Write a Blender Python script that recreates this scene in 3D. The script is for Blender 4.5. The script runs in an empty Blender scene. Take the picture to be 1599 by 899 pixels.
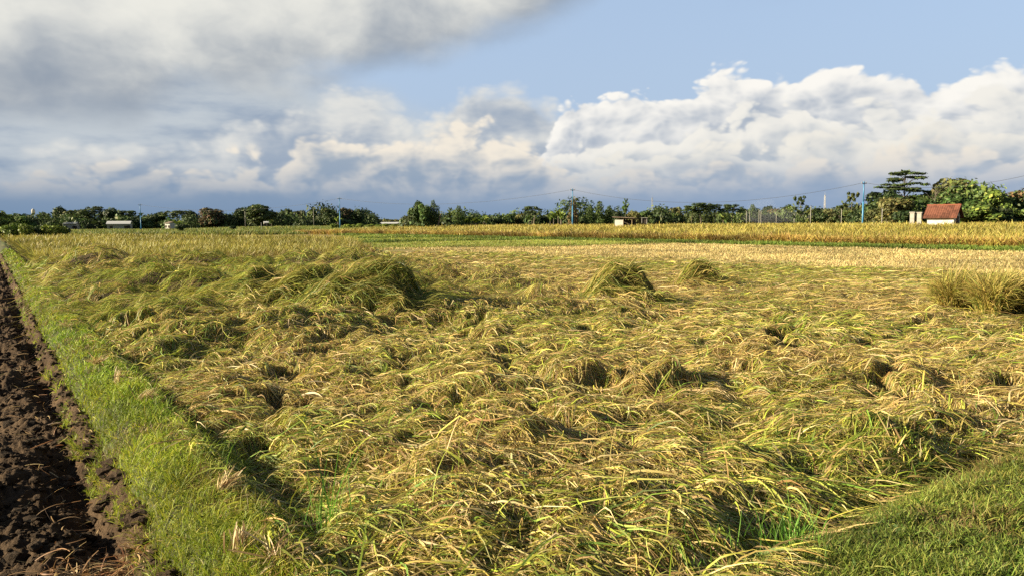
import bpy, bmesh, math, random
import numpy as np
from math import radians, sin, cos, atan, pi
from mathutils import Matrix, Vector

S = bpy.context.scene
COL = S.collection
rnd = random.Random(7)
rng = np.random.default_rng(11)

# ---------------------------------------------------------------- camera
F, HC = 1186.0, 1.75                      # focal length in photograph pixels, eye height
def cam_frame(p=atan((449.5 - 350) / F), ro=atan(8 / 1599.)):
    f = np.array([0, cos(p), -sin(p)]); r0 = np.array([1., 0, 0]); u0 = np.cross(r0, f)
    return f, cos(ro) * r0 - sin(ro) * u0, cos(ro) * u0 + sin(ro) * r0
CF, CR, CU = cam_frame()
cam = bpy.data.objects.new('camera', bpy.data.cameras.new('camera')); COL.objects.link(cam)
m = Matrix.Identity(4)
for i in range(3):
    m[i][0], m[i][1], m[i][2] = CR[i], CU[i], -CF[i]
m[2][3] = HC
cam.matrix_world = m
cam.data.sensor_width = 36.0
cam.data.lens = 18.0 * F / 799.5
cam.data.clip_start, cam.data.clip_end = 0.05, 20000
S.camera = cam
def ray(px, py): return CF + CR * (px - 799.5) / F + CU * (449.5 - py) / F

# ---------------------------------------------------------------- light
SUN_EL, SUN_AZ = radians(21), radians(-97)          # azimuth clockwise from +Y: left, a little behind
sd = Vector((sin(SUN_AZ) * cos(SUN_EL), cos(SUN_AZ) * cos(SUN_EL), sin(SUN_EL)))
sun = bpy.data.objects.new('sun', bpy.data.lights.new('sun', 'SUN')); COL.objects.link(sun)
sun.data.energy = 5.0; sun.data.angle = radians(0.55); sun.data.color = (1.0, 0.87, 0.62)
sun.rotation_euler = sd.to_track_quat('Z', 'Y').to_euler()
S.view_settings.view_transform = 'Standard'; S.view_settings.look = 'None'
S.view_settings.gamma = 1; S.view_settings.use_curve_mapping = False
EXPOSURE = 1.45
S.view_settings.exposure = EXPOSURE

# ---------------------------------------------------------------- world: sky and clouds by direction
def lin(*c):                                        # sRGB bytes -> linear
    return tuple(((v / 255 + .055) / 1.055) ** 2.4 if v > 10 else v / 255 / 12.92 for v in c)
class G:
    def __init__(s, tree): s.t = tree
    def n(s, typ, **k):
        o = s.t.nodes.new(typ)
        for a, b in k.items(): setattr(o, a, b)
        return o
    def put(s, sock, v):
        if v is None: return
        if isinstance(v, bpy.types.NodeSocket): s.t.links.new(v, sock)
        elif isinstance(v, (tuple, list)) and sock.type == 'RGBA' and len(v) == 3: sock.default_value = (*v, 1)
        else: sock.default_value = v
    def m(s, op, a, b=None, c=None, clamp=False):
        o = s.n('ShaderNodeMath', operation=op, use_clamp=clamp)
        for i, v in enumerate((a, b, c)): s.put(o.inputs[i], v)
        return o.outputs[0]
    def add(s, a, b): return s.m('ADD', a, b)
    def sub(s, a, b): return s.m('SUBTRACT', a, b)
    def mul(s, a, b): return s.m('MULTIPLY', a, b)
    def ss(s, x, lo, hi, t0=0., t1=1.):             # smoothstep map
        o = s.n('ShaderNodeMapRange', interpolation_type='SMOOTHSTEP')
        for i, v in enumerate((x, lo, hi, t0, t1)): s.put(o.inputs[i], v)
        return o.outputs[0]
    def mix(s, f, a, b, blend='MIX'):
        o = s.n('ShaderNodeMix', data_type='RGBA', blend_type=blend)
        s.put(o.inputs[0], f); s.put(o.inputs[6], a); s.put(o.inputs[7], b)
        return o.outputs[2]
    def vec(s, x, y, z=0.):
        o = s.n('ShaderNodeCombineXYZ')
        for i, v in enumerate((x, y, z)): s.put(o.inputs[i], v)
        return o.outputs[0]
    def vm(s, op, a, b=None):
        o = s.n('ShaderNodeVectorMath', operation=op)
        s.put(o.inputs[0], a); s.put(o.inputs[1], b)
        return o.outputs[0]
    def noise(s, v, scale, detail=5., rough=.55, dist=0., color=False):
        o = s.n('ShaderNodeTexNoise', noise_dimensions='2D')
        s.put(o.inputs['Vector'], v); s.put(o.inputs['Scale'], scale); s.put(o.inputs['Detail'], detail)
        s.put(o.inputs['Roughness'], rough); s.put(o.inputs['Distortion'], dist)
        return o.outputs['Color' if color else 'Fac']
    def voro(s, v, scale, detail=4., rough=.5, smooth=.25):
        o = s.n('ShaderNodeTexVoronoi', voronoi_dimensions='2D', feature='SMOOTH_F1')
        s.put(o.inputs['Vector'], v); s.put(o.inputs['Scale'], scale); s.put(o.inputs['Detail'], detail)
        s.put(o.inputs['Roughness'], rough); s.put(o.inputs['Smoothness'], smooth)
        return o.outputs['Distance']
    def ramp(s, x, stops):
        o = s.n('ShaderNodeValToRGB'); s.put(o.inputs[0], x)
        e = o.color_ramp.elements
        while len(e) < len(stops): e.new(0.5)
        for el, (p, c) in zip(e, stops): el.position = p; el.color = (*c, 1)
        return o.outputs[0]
    def curve(s, x, pts, x0, x1, y0, y1):           # piecewise-linear lookup of pts given in real units
        f = s.m('DIVIDE', s.sub(x, x0), x1 - x0, clamp=True)
        o = s.n('ShaderNodeFloatCurve'); s.put(o.inputs['Value'], f)
        c = o.mapping.curves[0]
        P = [((a - x0) / (x1 - x0), (b - y0) / (y1 - y0)) for a, b in pts]
        while len(c.points) < len(P): c.points.new(0.5, 0.5)
        for q, (a, b) in zip(c.points, P): q.location = (a, min(max(b, 0), 1)); q.handle_type = 'AUTO_CLAMPED'
        o.mapping.update()
        return s.add(s.mul(o.outputs[0], y1 - y0), y0)

world = bpy.data.worlds.new('World'); S.world = world; world.use_nodes = True
wt = world.node_tree; wt.nodes.clear(); g = G(wt)
SKY_STRENGTH = 0.1
EX = 2 ** EXPOSURE * SKY_STRENGTH
def cc(*rgb): return tuple(v / EX for v in lin(*rgb))    # cloud colour as the camera should see it
tc = g.n('ShaderNodeTexCoord'); sx = g.n('ShaderNodeSeparateXYZ'); wt.links.new(tc.outputs['Generated'], sx.inputs[0])
az = g.m('ARCTAN2', sx.outputs[0], sx.outputs[1])
el = g.m('ARCSINE', sx.outputs[2])
def azel(px, py):
    d = ray(px, py); d = d / np.linalg.norm(d)
    return math.atan2(d[0], d[1]), math.asin(d[2])
sky = g.n('ShaderNodeTexSky', sky_type='NISHITA', sun_disc=False, sun_elevation=SUN_EL, sun_rotation=SUN_AZ,
          altitude=50, air_density=1.0, dust_density=1.2, ozone_density=1.6)
# thin haze veils the blue: more towards the horizon
veil = g.ss(el, .02, .42, 1., .0)
col = g.mix(g.add(.68, g.mul(veil, .26)), sky.outputs[0], cc(172, 191, 217))
P = g.vec(az, g.mul(el, 1.55))
warp = g.vm('SUBTRACT', g.noise(P, 6., 3., .6, color=True), (.5, .5, .5))
wsc = g.n('ShaderNodeVectorMath', operation='SCALE'); wt.links.new(warp, wsc.inputs[0]); wsc.inputs[3].default_value = .05
Pw = g.vm('ADD', P, wsc.outputs[0])
big = g.noise(P, 7., 5., .55)
big2 = g.noise(g.vec(g.add(az, 3.), g.mul(el, 3.4)), 5., 5., .56)
fineN = g.noise(Pw, 34., 4., .6)
def puff(v):                                        # billow height: large lobes + small cauliflower
    a = g.voro(v, 10., 0., .5, .5)
    b = g.voro(v, 24., 2., .55, .3)
    return g.sub(1.25, g.add(g.mul(a, .8), g.mul(b, .55)))
H0 = puff(Pw)
H1 = puff(g.vm('ADD', Pw, (-.016, .014, 0)))
lit = g.add(.5, g.add(g.mul(g.sub(H0, H1), 1.25), g.mul(g.sub(fineN, .5), .18)))
def edge_curve(pts):
    q = [azel(*p) for p in pts]
    return g.curve(az, q, -.85, .85, -.05, .5)
def bank(top, amp, soft, base_lo, base_hi, hi, lo, mott=.5, fine=1.):
    global col
    T = edge_curve(top)
    h = g.sub(T, el)                                # depth below the top outline
    d = g.add(h, g.mul(g.sub(H0, .62), amp))
    d = g.add(d, g.mul(g.sub(big, .5), amp * .5))
    mask = g.ss(d, 0., soft)
    low = g.ss(el, base_lo, base_hi)                # the base melts into the murk
    mask = g.mul(g.mul(mask, low), g.ss(h, -.012, -.002))
    crest = g.ss(d, .0, .062, 1., 0.)
    light = g.add(g.mul(crest, .62), g.mul(g.sub(lit, .5), fine))
    light = g.add(light, g.mul(g.sub(big2, .45), 2.0 * mott))
    shade = g.ss(light, -.40, .80)
    c = g.mix(shade, lo, hi)
    col = g.mix(mask, col, c)
# high thin wisps far right
# grey stratus that fills the left half under the overhead layer
ES = edge_curve([(-400, -60), (300, 60), (520, 110), (640, 150), (760, 185), (900, 235), (1100, 275), (2000, 290)])
ds = g.add(g.sub(ES, el), g.mul(g.sub(big, .5), .06))
ms = g.mul(g.ss(ds, -.01, .05), .9)
strat = g.mix(g.ss(g.add(big2, g.mul(el, .6)), .36, .68), cc(146, 162, 183), cc(196, 203, 208))
col = g.mix(ms, col, strat)
# far soft bank behind
bank([(-400, 240), (0, 232), (200, 205), (330, 190), (420, 160), (520, 135), (600, 138), (660, 160), (720, 132), (800, 122), (850, 138), (890, 180), (960, 220), (1300, 260), (2000, 260)],
     .045, .034, .018, .060, cc(226, 226, 222), cc(160, 174, 192), .9, .6)
# bright cumulus bank, right half
bank([(-400, 360), (500, 350), (760, 300), (838, 235), (885, 160), (940, 140), (1000, 146), (1060, 132), (1140, 100), (1200, 110), (1290, 100), (1400, 114), (1470, 116), (1550, 96), (1620, 88), (2000, 110)],
     .046, .011, .018, .050, cc(252, 249, 242), cc(172, 183, 198), .22, .75)
# nearer heads inside the bank, each with its own bright crown and grey belly
bank([(-400, 380), (780, 300), (850, 238), (900, 205), (1000, 190), (1080, 176), (1160, 168), (1240, 158), (1300, 176), (1380, 150), (1470, 160), (1560, 140), (1640, 135), (2000, 150)],
     .055, .013, .018, .048, cc(243, 240, 232), cc(170, 182, 196), .25, .65)
bank([(-400, 380), (830, 300), (930, 240), (1010, 236), (1120, 214), (1230, 220), (1330, 190), (1400, 196), (1450, 172), (1520, 190), (1620, 170), (2000, 180)],
     .060, .014, .018, .046, cc(240, 236, 226), cc(163, 177, 193), .3, .65)
# lower lit tufts in front
bank([(-400, 260), (150, 262), (260, 236), (420, 232), (470, 205), (560, 198), (640, 188), (760, 183), (830, 212), (900, 262), (1050, 272), (1120, 258), (1230, 248), (1330, 226), (1450, 216), (1520, 236), (1700, 230), (2000, 240)],
     .070, .022, .016, .046, cc(244, 235, 220), cc(160, 174, 190), .7, .9)
# overhead grey layer
E1 = edge_curve([(-400, 215), (0, 208), (150, 200), (300, 172), (450, 158), (600, 122), (750, 86), (850, 50), (940, 8), (1000, -45), (1150, -140), (2000, -300)])
softn = g.noise(g.vec(g.add(az, 9.), g.mul(el, 1.6)), 4.2, 6., .52, .15)
d1 = g.add(g.sub(el, E1), g.mul(g.sub(softn, .5), .085))
m1 = g.ss(d1, -.008, .045)
lum = g.add(g.ss(d1, .0, .12, 0., .78), g.mul(g.sub(g.noise(Pw, 5.2, 6., .52), .5), 1.75))
lum = g.add(lum, g.mul(g.sub(lit, .5), .12))
c1 = g.mix(g.ss(lum, -.2, 1.0), cc(150, 161, 175), cc(236, 235, 227))
col = g.mix(m1, col, c1)
# unseen sky above the view, darkened to cut fill light and deepen shadows
dim_above = g.mul(g.ss(g.add(el, g.mul(g.sub(softn, .5), .2)), .27, .50), .92)
col = g.mix(dim_above, col, cc(74, 88, 110))
behind = g.mul(g.ss(g.m('ABSOLUTE', az), .80, 1.5), .75)  # unseen sky beside and behind the camera, dimmed to lower the ambient light
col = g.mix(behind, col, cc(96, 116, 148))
# murk along the horizon
hz = g.ss(g.add(el, g.mul(g.sub(big2, .5), .020)), .014, .098, 1., 0.)
murk = g.mix(g.ss(az, -.6, .62), cc(124, 148, 177), cc(146, 167, 195))
col = g.mix(hz, col, murk)
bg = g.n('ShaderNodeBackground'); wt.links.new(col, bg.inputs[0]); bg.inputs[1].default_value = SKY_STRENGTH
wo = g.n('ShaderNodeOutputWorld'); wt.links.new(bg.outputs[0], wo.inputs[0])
world.cycles.sampling_method = 'MANUAL'; world.cycles.sample_map_resolution = 512
S.render.engine = 'CYCLES'
S.cycles.max_bounces = 6; S.cycles.diffuse_bounces = 3; S.cycles.transmission_bounces = 3
S.cycles.transparent_max_bounces = 6
S.cycles.use_denoising = False
# ================================================================ helpers
TH = radians(-34.5)                                  # the bank runs this way; (s, t) are along / across it
ES, ET = np.array([sin(TH), cos(TH)]), np.array([cos(TH), -sin(TH)])
def st2xy(s, t): return s * ES[0] + t * ET[0], s * ES[1] + t * ET[1]
def xy2st(x, y): return x * ES[0] + y * ES[1], x * ET[0] + y * ET[1]
def sms(x, a, b):
    u = np.clip((x - a) / (b - a), 0, 1); return u * u * (3 - 2 * u)
def vnoise(x, y, seed=0):                            # smooth value noise, 0..1
    xi, yi = np.floor(x).astype(np.int64), np.floor(y).astype(np.int64)
    fx, fy = x - xi, y - yi
    fx = fx * fx * fx * (fx * (fx * 6 - 15) + 10); fy = fy * fy * fy * (fy * (fy * 6 - 15) + 10)
    def h(a, b):
        n = (a * 374761393 + b * 668265263 + seed * 974634777) & 0xffffffff
        n = ((n ^ (n >> 13)) * 1274126177) & 0xffffffff
        n = ((n ^ (n >> 16)) * 2246822519) & 0xffffffff
        return ((n ^ (n >> 15)) & 0xffffff) / float(0xffffff)
    a, b, c, d = h(xi, yi), h(xi + 1, yi), h(xi, yi + 1), h(xi + 1, yi + 1)
    return (a * (1 - fx) + b * fx) * (1 - fy) + (c * (1 - fx) + d * fx) * fy
def fbm(x, y, scale, octv=4, rough=.5, seed=0):      # about -1..1
    v, amp, tot, f = 0, 1., 0, 1. / scale
    for k in range(octv):
        v = v + amp * (vnoise(x * f + 17.3 * k, y * f - 9.1 * k, seed + k) * 2 - 1); tot += amp; amp *= rough; f *= 2.03
    return v / tot * 1.6
def prop(o, label=None, cat=None, group=None, kind=None):
    for k, v in (('label', label), ('category', cat), ('group', group), ('kind', kind)):
        if v: o[k] = v
    return o
def link_mesh(name, me, mat, parent=None):
    o = bpy.data.objects.new(name, me); COL.objects.link(o)
    if mat: me.materials.append(mat)
    if parent: o.parent = parent
    return o
def np_mesh(name, V, faces, col=None, smooth=True):  # V (n,3); faces (m,3|4) or list of such; col (n,3)
    if not isinstance(faces, list): faces = [faces]
    me = bpy.data.meshes.new(name)
    V = np.ascontiguousarray(V, np.float32)
    me.vertices.add(len(V)); me.vertices.foreach_set('co', V.ravel())
    loops = np.concatenate([f.ravel() for f in faces]).astype(np.int32)
    sizes = np.concatenate([np.full(len(f), f.shape[1], np.int32) for f in faces])
    starts = np.concatenate([[0], np.cumsum(sizes)[:-1]]).astype(np.int32)
    me.loops.add(len(loops)); me.loops.foreach_set('vertex_index', loops)
    me.polygons.add(len(sizes)); me.polygons.foreach_set('loop_start', starts)
    try: me.polygons.foreach_set('loop_total', sizes)
    except Exception: pass
    me.polygons.foreach_set('use_smooth', np.full(len(sizes), smooth, bool))
    me.update(calc_edges=True)
    if col is not None:
        a = me.attributes.new('tint', 'FLOAT_COLOR', 'POINT')
        c = np.ones((len(V), 4), np.float32); c[:, :3] = col
        a.data.foreach_set('color', c.ravel())
    return me
def grid_faces(ns, nt):
    i = np.arange(ns * nt).reshape(ns, nt)
    return np.stack([i[:-1, :-1], i[1:, :-1], i[1:, 1:], i[:-1, 1:]], -1).reshape(-1, 4)

# ---------------------------------------------------------------- materials
def new_mat(name):
    mt = bpy.data.materials.new(name); mt.use_nodes = True; mt.node_tree.nodes.clear()
    return mt, G(mt.node_tree)
def finish(mt, gg, shader):
    o = gg.n('ShaderNodeOutputMaterial'); mt.node_tree.links.new(shader, o.inputs[0]); return mt
def principled(gg, base, rough=.6, bump=None, spec=.5, metal=0., bstr=.4, bdist=.02):
    p = gg.n('ShaderNodeBsdfPrincipled')
    gg.put(p.inputs['Base Color'], base); gg.put(p.inputs['Roughness'], rough)
    p.inputs['Specular IOR Level'].default_value = spec; p.inputs['Metallic'].default_value = metal
    if bump is not None:
        b = gg.n('ShaderNodeBump'); gg.put(b.inputs['Height'], bump)
        b.inputs['Strength'].default_value = bstr; b.inputs['Distance'].default_value = bdist
        mt = gg.t.links.new(b.outputs[0], p.inputs['Normal'])
    return p.outputs[0]
def leaf_mat(name, rough=.5, trans=.35, spec=.35):   # colour comes from each blade's own tint
    mt, gg = new_mat(name)
    a = gg.n('ShaderNodeAttribute', attribute_name='tint')
    p = principled(gg, a.outputs['Color'], rough, spec=spec)
    t = gg.n('ShaderNodeBsdfTranslucent'); gg.put(t.inputs[0], a.outputs['Color'])
    mx = gg.n('ShaderNodeMixShader'); mx.inputs[0].default_value = trans
    mt.node_tree.links.new(p, mx.inputs[1]); mt.node_tree.links.new(t.outputs[0], mx.inputs[2])
    return finish(mt, gg, mx.outputs[0])
def tint_mat(name, rough=.8, nscale=None, bstr=.5, bdist=.03, spec=.25, vary=.35):
    mt, gg = new_mat(name)
    a = gg.n('ShaderNodeAttribute', attribute_name='tint').outputs['Color']
    geo = gg.n('ShaderNodeNewGeometry').outputs['Position']
    bump = None
    if nscale:
        o = gg.n('ShaderNodeTexNoise'); gg.put(o.inputs['Vector'], geo); gg.put(o.inputs['Scale'], nscale); gg.put(o.inputs['Detail'], 6.)
        gg.put(o.inputs['Roughness'], .65); bump = o.outputs[0]
        a = gg.mix(1., a, gg.ramp(bump, [(.25, (1 - vary,) * 3), (.75, (1 + vary * .6,) * 3)]), 'MULTIPLY')
    return finish(mt, gg, principled(gg, a, rough, bump, spec, bstr=bstr, bdist=bdist))
def flat_mat(name, base, rough=.6, spec=.4, metal=0., nscale=6., vary=.25, bstr=.3, bdist=.02, stretch=None):
    mt, gg = new_mat(name)
    tcn = gg.n('ShaderNodeTexCoord').outputs['Object']
    if stretch:
        mp = gg.n('ShaderNodeMapping'); gg.put(mp.inputs[0], tcn); mp.inputs['Scale'].default_value = stretch; tcn = mp.outputs[0]
    o = gg.n('ShaderNodeTexNoise'); gg.put(o.inputs['Vector'], tcn); gg.put(o.inputs['Scale'], nscale); gg.put(o.inputs['Detail'], 6.)
    gg.put(o.inputs['Roughness'], .62)
    c = gg.mix(1., base, gg.ramp(o.outputs[0], [(.28, (1 - vary,) * 3), (.72, (1 + vary * .5,) * 3)]), 'MULTIPLY')
    return finish(mt, gg, principled(gg, c, rough, o.outputs[0], spec, metal, bstr, bdist))
M_LEAF = leaf_mat('rice_leaf', .55, .28)
M_GRASS = leaf_mat('grass_blade', .6, .35)
M_TREE = leaf_mat('tree_leaf', .6, .22)
M_GROUND = tint_mat('ground_earth', .9, 14., .6, .03)
M_SOIL = tint_mat('wet_ploughed_soil', .88, 45., 1., .03, .12, .5)

# ================================================================ terrain
def cell_noise(x, y, scale, seed):                   # rounded lumps (1 at a lump's centre)
    X, Y = x / scale, y / scale; xi, yi = np.floor(X), np.floor(Y); best = np.full(np.shape(X), 9.)
    for a in (-1, 0, 1):
        for b in (-1, 0, 1):
            cx = xi + a + .15 + .7 * vnoise(xi + a + .5, yi + b + .5, seed); cy = yi + b + .15 + .7 * vnoise(xi + a + .5, yi + b + .5, seed + 5)
            best = np.minimum(best, (X - cx) ** 2 + (Y - cy) ** 2)
    return 1 - np.clip(np.sqrt(best), 0, 1)
# crests of rice still half standing: (photo x, photo y of the foot, distance, height, reach left, reach right, depth)
CREST_PX = [(612, 13.8, .80, 1.5, .42, .95), (506, 15.2, .62, 1.4, .36, .85), (992, 15.6, .76, 1.0, .26, .80), (1108, 20.5, .60, .75, .22, .60), (560, 17.5, .40, 1.2, .5, .8),
            (940, 7.7, .30, .50, .12, .26), (1062, 7.5, .36, .55, .13, .30), (880, 9.2, .20, .6, .25, .4), (700, 9.0, .16, .6, .3, .4),
            (880, 14.0, .22, .8, .3, .5), (760, 17.5, .30, .9, .4, .6), (420, 22., .35, 1.3, .45, .8), (300, 27., .42, 1.5, .5, 1.0), (190, 25., .45, 1.3, .5, 1.0),
            (470, 10.5, .24, .8, .3, .45), (330, 11., .22, .7, .3, .45), (400, 16., .46, 1.3, .4, .8), (330, 19., .46, 1.4, .4, .8), (640, 18.5, .45, 1.3, .4, .9), (230, 20., .42, 1.3, .4, .8), (130, 30.5, .5, 1.5, .5, .8), (170, 30., .55, 1.8, .5, .9), (240, 28.5, .5, 1.8, .5, .9), (335, 30., .55, 1.8, .5, .9), (405, 28., .55, 1.8, .5, .9), (475, 29., .55, 1.8, .5, .9), (545, 28.5, .6, 1.6, .4, .9), (700, 21., .35, 1.2, .4, .8), (790, 24., .35, 1.4, .4, .8), (250, 14.5, .28, .9, .35, .5), (520, 8.0, .18, .55, .2, .3), (440, 6.3, .16, .4, .2, .3)]
CREST = []
for px_, d_, h_, rl_, rr_, rd_ in CREST_PX:
    h_ = h_ * (1.25 if 15.5 < d_ < 32 and px_ < 700 else 1.)
    r_ = ray(px_, 350); q_ = math.hypot(r_[0], r_[1]); CREST.append((r_[0] / q_ * d_, r_[1] / q_ * d_, h_, rl_, rr_, rd_))
def crest_h(x, y, c):
    X, Y, h, rl, rr, rd = c
    dx, dy = x - X + .20 * fbm(x, y, .5, 3, .55, 27), y - Y + .22 * fbm(x, y, .6, 3, .55, 28)
    return h * (1 + .13 * fbm(x, y, .4, 3, .55, 26)) * np.exp(-np.where(dx < 0, (-dx / rl) ** 2.3, (dx / rr) ** 2.4) - np.abs(dy / rd) ** 2.2)
def field_edge(s): return 1.09 + .10 * fbm(s, s * 0, 1.3, 3, .5, 3) - .12 * np.exp(-((s - 17.6) / 1.2) ** 2) - .14 * (1 - sms(s, 2.8, 4.6))
def front_edge(t): return 1.80 + .55 * sms(t, 2.5, 3.7) + .16 * fbm(t, t * 0, .9, 3, .5, 4) + .10 * np.exp(-((t - 1.0) / .35) ** 2)
def in_field(s, t): return sms(t, field_edge(s) - .18, field_edge(s) + .16) * sms(s, front_edge(t) - .15, front_edge(t) + .75)
def left_zone(s, t): return sms(s, 9, 15) * (1 - sms(t - (s - 14) * .25, 9.0, 13.5))
def px_of(s, t):
    x, y = st2xy(s, t); return 799.5 + F * np.tan(np.clip(np.arctan2(x, np.maximum(y, .01)), -1.4, 1.4))
def back_edge(s, t):                                 # >0 behind the front of the standing ripe paddy on the far side
    p = px_of(s, t); return np.where(p < 556 + 10 * fbm(s, t, 1.5, 2, .5, 29), s - (32.8 + .6 * fbm(t, s * 0, 1.6, 3, .5, 30)), np.hypot(*st2xy(s, t)) - 46)
def mat_raw(s, t):                                   # the top of the fallen rice above the paddy floor
    x, y = st2xy(s, t)
    lz = left_zone(s, t)
    n1 = fbm(x, y, .55, 3, .55, 22)
    z = .18 + .095 * fbm(x, y, 1.6, 3, .5, 21) + .062 * n1 + .035 * fbm(x, y, .24, 2, .5, 20)
    z = z - .21 * sms(fbm(x, y, .62, 3, .55, 23), .44, .74) * (.25 + .75 * sms(np.hypot(x, y), 4.0, 5.5))                       # hollows
    wv = np.sin((s + .55 * t) / 1.7 + 1.8 * fbm(x, y, 5., 2, .5, 24))            # waves where the crop only half fell
    z = z + lz * (.08 + .30 * wv * np.abs(wv) + .20 * fbm(x, y, 2.2, 3, .55, 25) + .10 * n1)
    z = z * (1 - .30 * sms(t, 7, 12) * (1 - lz)) * (1 - .45 * sms(t, 15, 22))
    for c in CREST:
        m_ = (np.abs(x - c[0]) < 2.4 * max(c[3], c[4]) + .3) & (np.abs(y - c[1]) < 2.2 * c[5] + .3)
        if m_.any(): z[m_] = np.maximum(z[m_], z[m_] * .5 + crest_h(x[m_], y[m_], c))
    return np.maximum(z, .02)
DS = .04
GS, GT = np.arange(1.5, 53, DS), np.arange(.6, 31, DS)
_gs, _gt = np.meshgrid(GS, GT, indexing='ij')
MATG = mat_raw(_gs, _gt)
def sample(Gr, s, t):
    a = np.clip((s - GS[0]) / DS, 0, len(GS) - 1.001); b = np.clip((t - GT[0]) / DS, 0, len(GT) - 1.001)
    i, j = a.astype(int), b.astype(int); u, v = a - i, b - j
    return (Gr[i, j] * (1 - u) + Gr[i + 1, j] * u) * (1 - v) + (Gr[i, j + 1] * (1 - u) + Gr[i + 1, j + 1] * u) * v
def mat_h(s, t): return sample(MATG, s, t) * in_field(s, t) * (.74 + .26 * sms(t - field_edge(s), 0, .7))
def bank_h(s, t):
    n = fbm(s, t, .5, 3, .5, 31) * .03
    L = sms(t, .42, .86) * (1 - sms(t, 1.05, 1.5)) * (.27 + n)
    Fb = (1 - sms(s, 1.95, 2.55)) * sms(t, .4, .85) * (.25 + n)
    return np.maximum(L, Fb) + .05 * sms(t, .5, .7) * (1 - sms(t, 1.7, 2.4)) * 0
FAR_RISE = lambda s, t: .69 * sms(t, 50, 78)         # the paddies step up towards the hut
def far_h(s, t):
    x, y = st2xy(s, t); r = np.hypot(x, y)
    return FAR_RISE(s, t) + sms(r, 40, 200) * .10 * fbm(x, y, 40., 2, .5, 41)
def soil_base(s, t): return -.16 * (1 - sms(t, .42, .72)) * sms(s, 1.2, 2.4)
def ground_h(s, t):
    z = far_h(s, t) + bank_h(s, t) + soil_base(s, t)
    mm = mat_h(s, t) * sms(t - field_edge(s), .10, .50) * sms(s - front_edge(t), .10, .60) * (1 - sms(t, 24, 27)) * (1 - sms(back_edge(s, t), -1, .5))
    return z + np.maximum(mm - .11, 0) * .85

# ---------------------------------------------------------------- the ground sheet (polar: fine near, reaching the horizon)
def zone_colour(s, t):
    x, y = st2xy(s, t); n = s.shape
    C = np.empty(n + (3,)); C[:] = (.30, .24, .08)                              # ripe far fields
    j = (vnoise(x * .013 + 5, y * .03, 51) - .5)[..., None]
    C = C * (1 + .5 * j) + np.array([-.10, .03, 0]) * sms(j, .0, .25)
    def put(mask, c):
        nonlocal C
        k = np.clip(mask, 0, 1)[..., None]; C = C * (1 - k) + np.array(c) * k
    box = lambda s0, s1, t0, t1, e=.6: sms(s, s0 - e, s0 + e) * (1 - sms(s, s1 - e, s1 + e)) * sms(t, t0 - e, t0 + e) * (1 - sms(t, t1 - e, t1 + e))
    put(box(48, 110, 19, 49), (.17, .22, .05))                                    # young green paddies
    put(box(66, 82, 21, 49), (.26, .25, .08)); put(box(90, 100, 15, 49), (.28, .24, .09))
    put(box(150, 330, -30, 60, 3), (.13, .17, .05))
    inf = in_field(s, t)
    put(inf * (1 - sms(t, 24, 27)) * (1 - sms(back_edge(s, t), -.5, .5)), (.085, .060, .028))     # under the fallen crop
    put(box(4, 62, 25.5, 48.2, .5), (.36, .27, .13))                             # stubble
    put(box(4, 120, 46.9, 50.2, .3), (.085, .17, .03))                            # green bund beyond
    put(box(-30, 150, 50, 110, .3), (.20, .15, .05))
    put(sms(back_edge(s, t), -.3, .3) * (px_of(s, t) < 556) * (t > 1.5) * (1 - sms(s, 150, 170)), (.22, .17, .05))
    bk = np.clip(np.maximum(sms(t, .36, .44) * (1 - sms(t, field_edge(s) - .1, field_edge(s) + .05)), (1 - sms(s, front_edge(t) - .1, front_edge(t) + .05)) * sms(t, .5, .62)), 0, 1)
    put(bk, (.055, .058, .020))
    put((1 - sms(t, .54, .66)) * (1 - sms(s, 60, 75)), (.034, .022, .013))
    return C
ra = [0.5]
while ra[-1] < 4000: ra.append(ra[-1] * (1.012 if ra[-1] < 60 else 1.03 if ra[-1] < 400 else 1.15) + .004)
ra = np.array(ra)
aa = np.radians(np.concatenate([np.arange(-180, -60, 5.), np.arange(-60, -46, 1.), np.arange(-46, 46, .22), np.arange(46, 60, 1.), np.arange(60, 180.1, 5.)]))
_A, _R = np.meshgrid(aa, ra, indexing='xy')
gx, gy = _R * np.sin(_A), _R * np.cos(_A)
gs_, gt_ = xy2st(gx, gy)
gz = ground_h(gs_, gt_) - .025 * (bank_h(gs_, gt_) > .02) - .10 * (1 - sms(gt_ - .03 * (1 - sms(gs_, 4.5, 7)), .50, .58)) * sms(gs_, 2.0, 2.6) * (1 - sms(gs_, 55, 60))
V = np.stack([gx, gy, gz], -1).reshape(-1, 3)
fc = grid_faces(len(ra), len(aa))[:, ::-1]
cap = np.stack([np.arange(len(aa) - 1), np.arange(1, len(aa)), np.full(len(aa) - 1, len(V))], -1)
V = np.concatenate([V, [[0, 0, float(gz[0].mean())]]])
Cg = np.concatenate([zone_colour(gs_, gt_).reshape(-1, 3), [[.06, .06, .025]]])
ground = link_mesh('ground', np_mesh('ground', V, [fc, cap], Cg), M_GROUND); ground['kind'] = 'structure'

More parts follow.
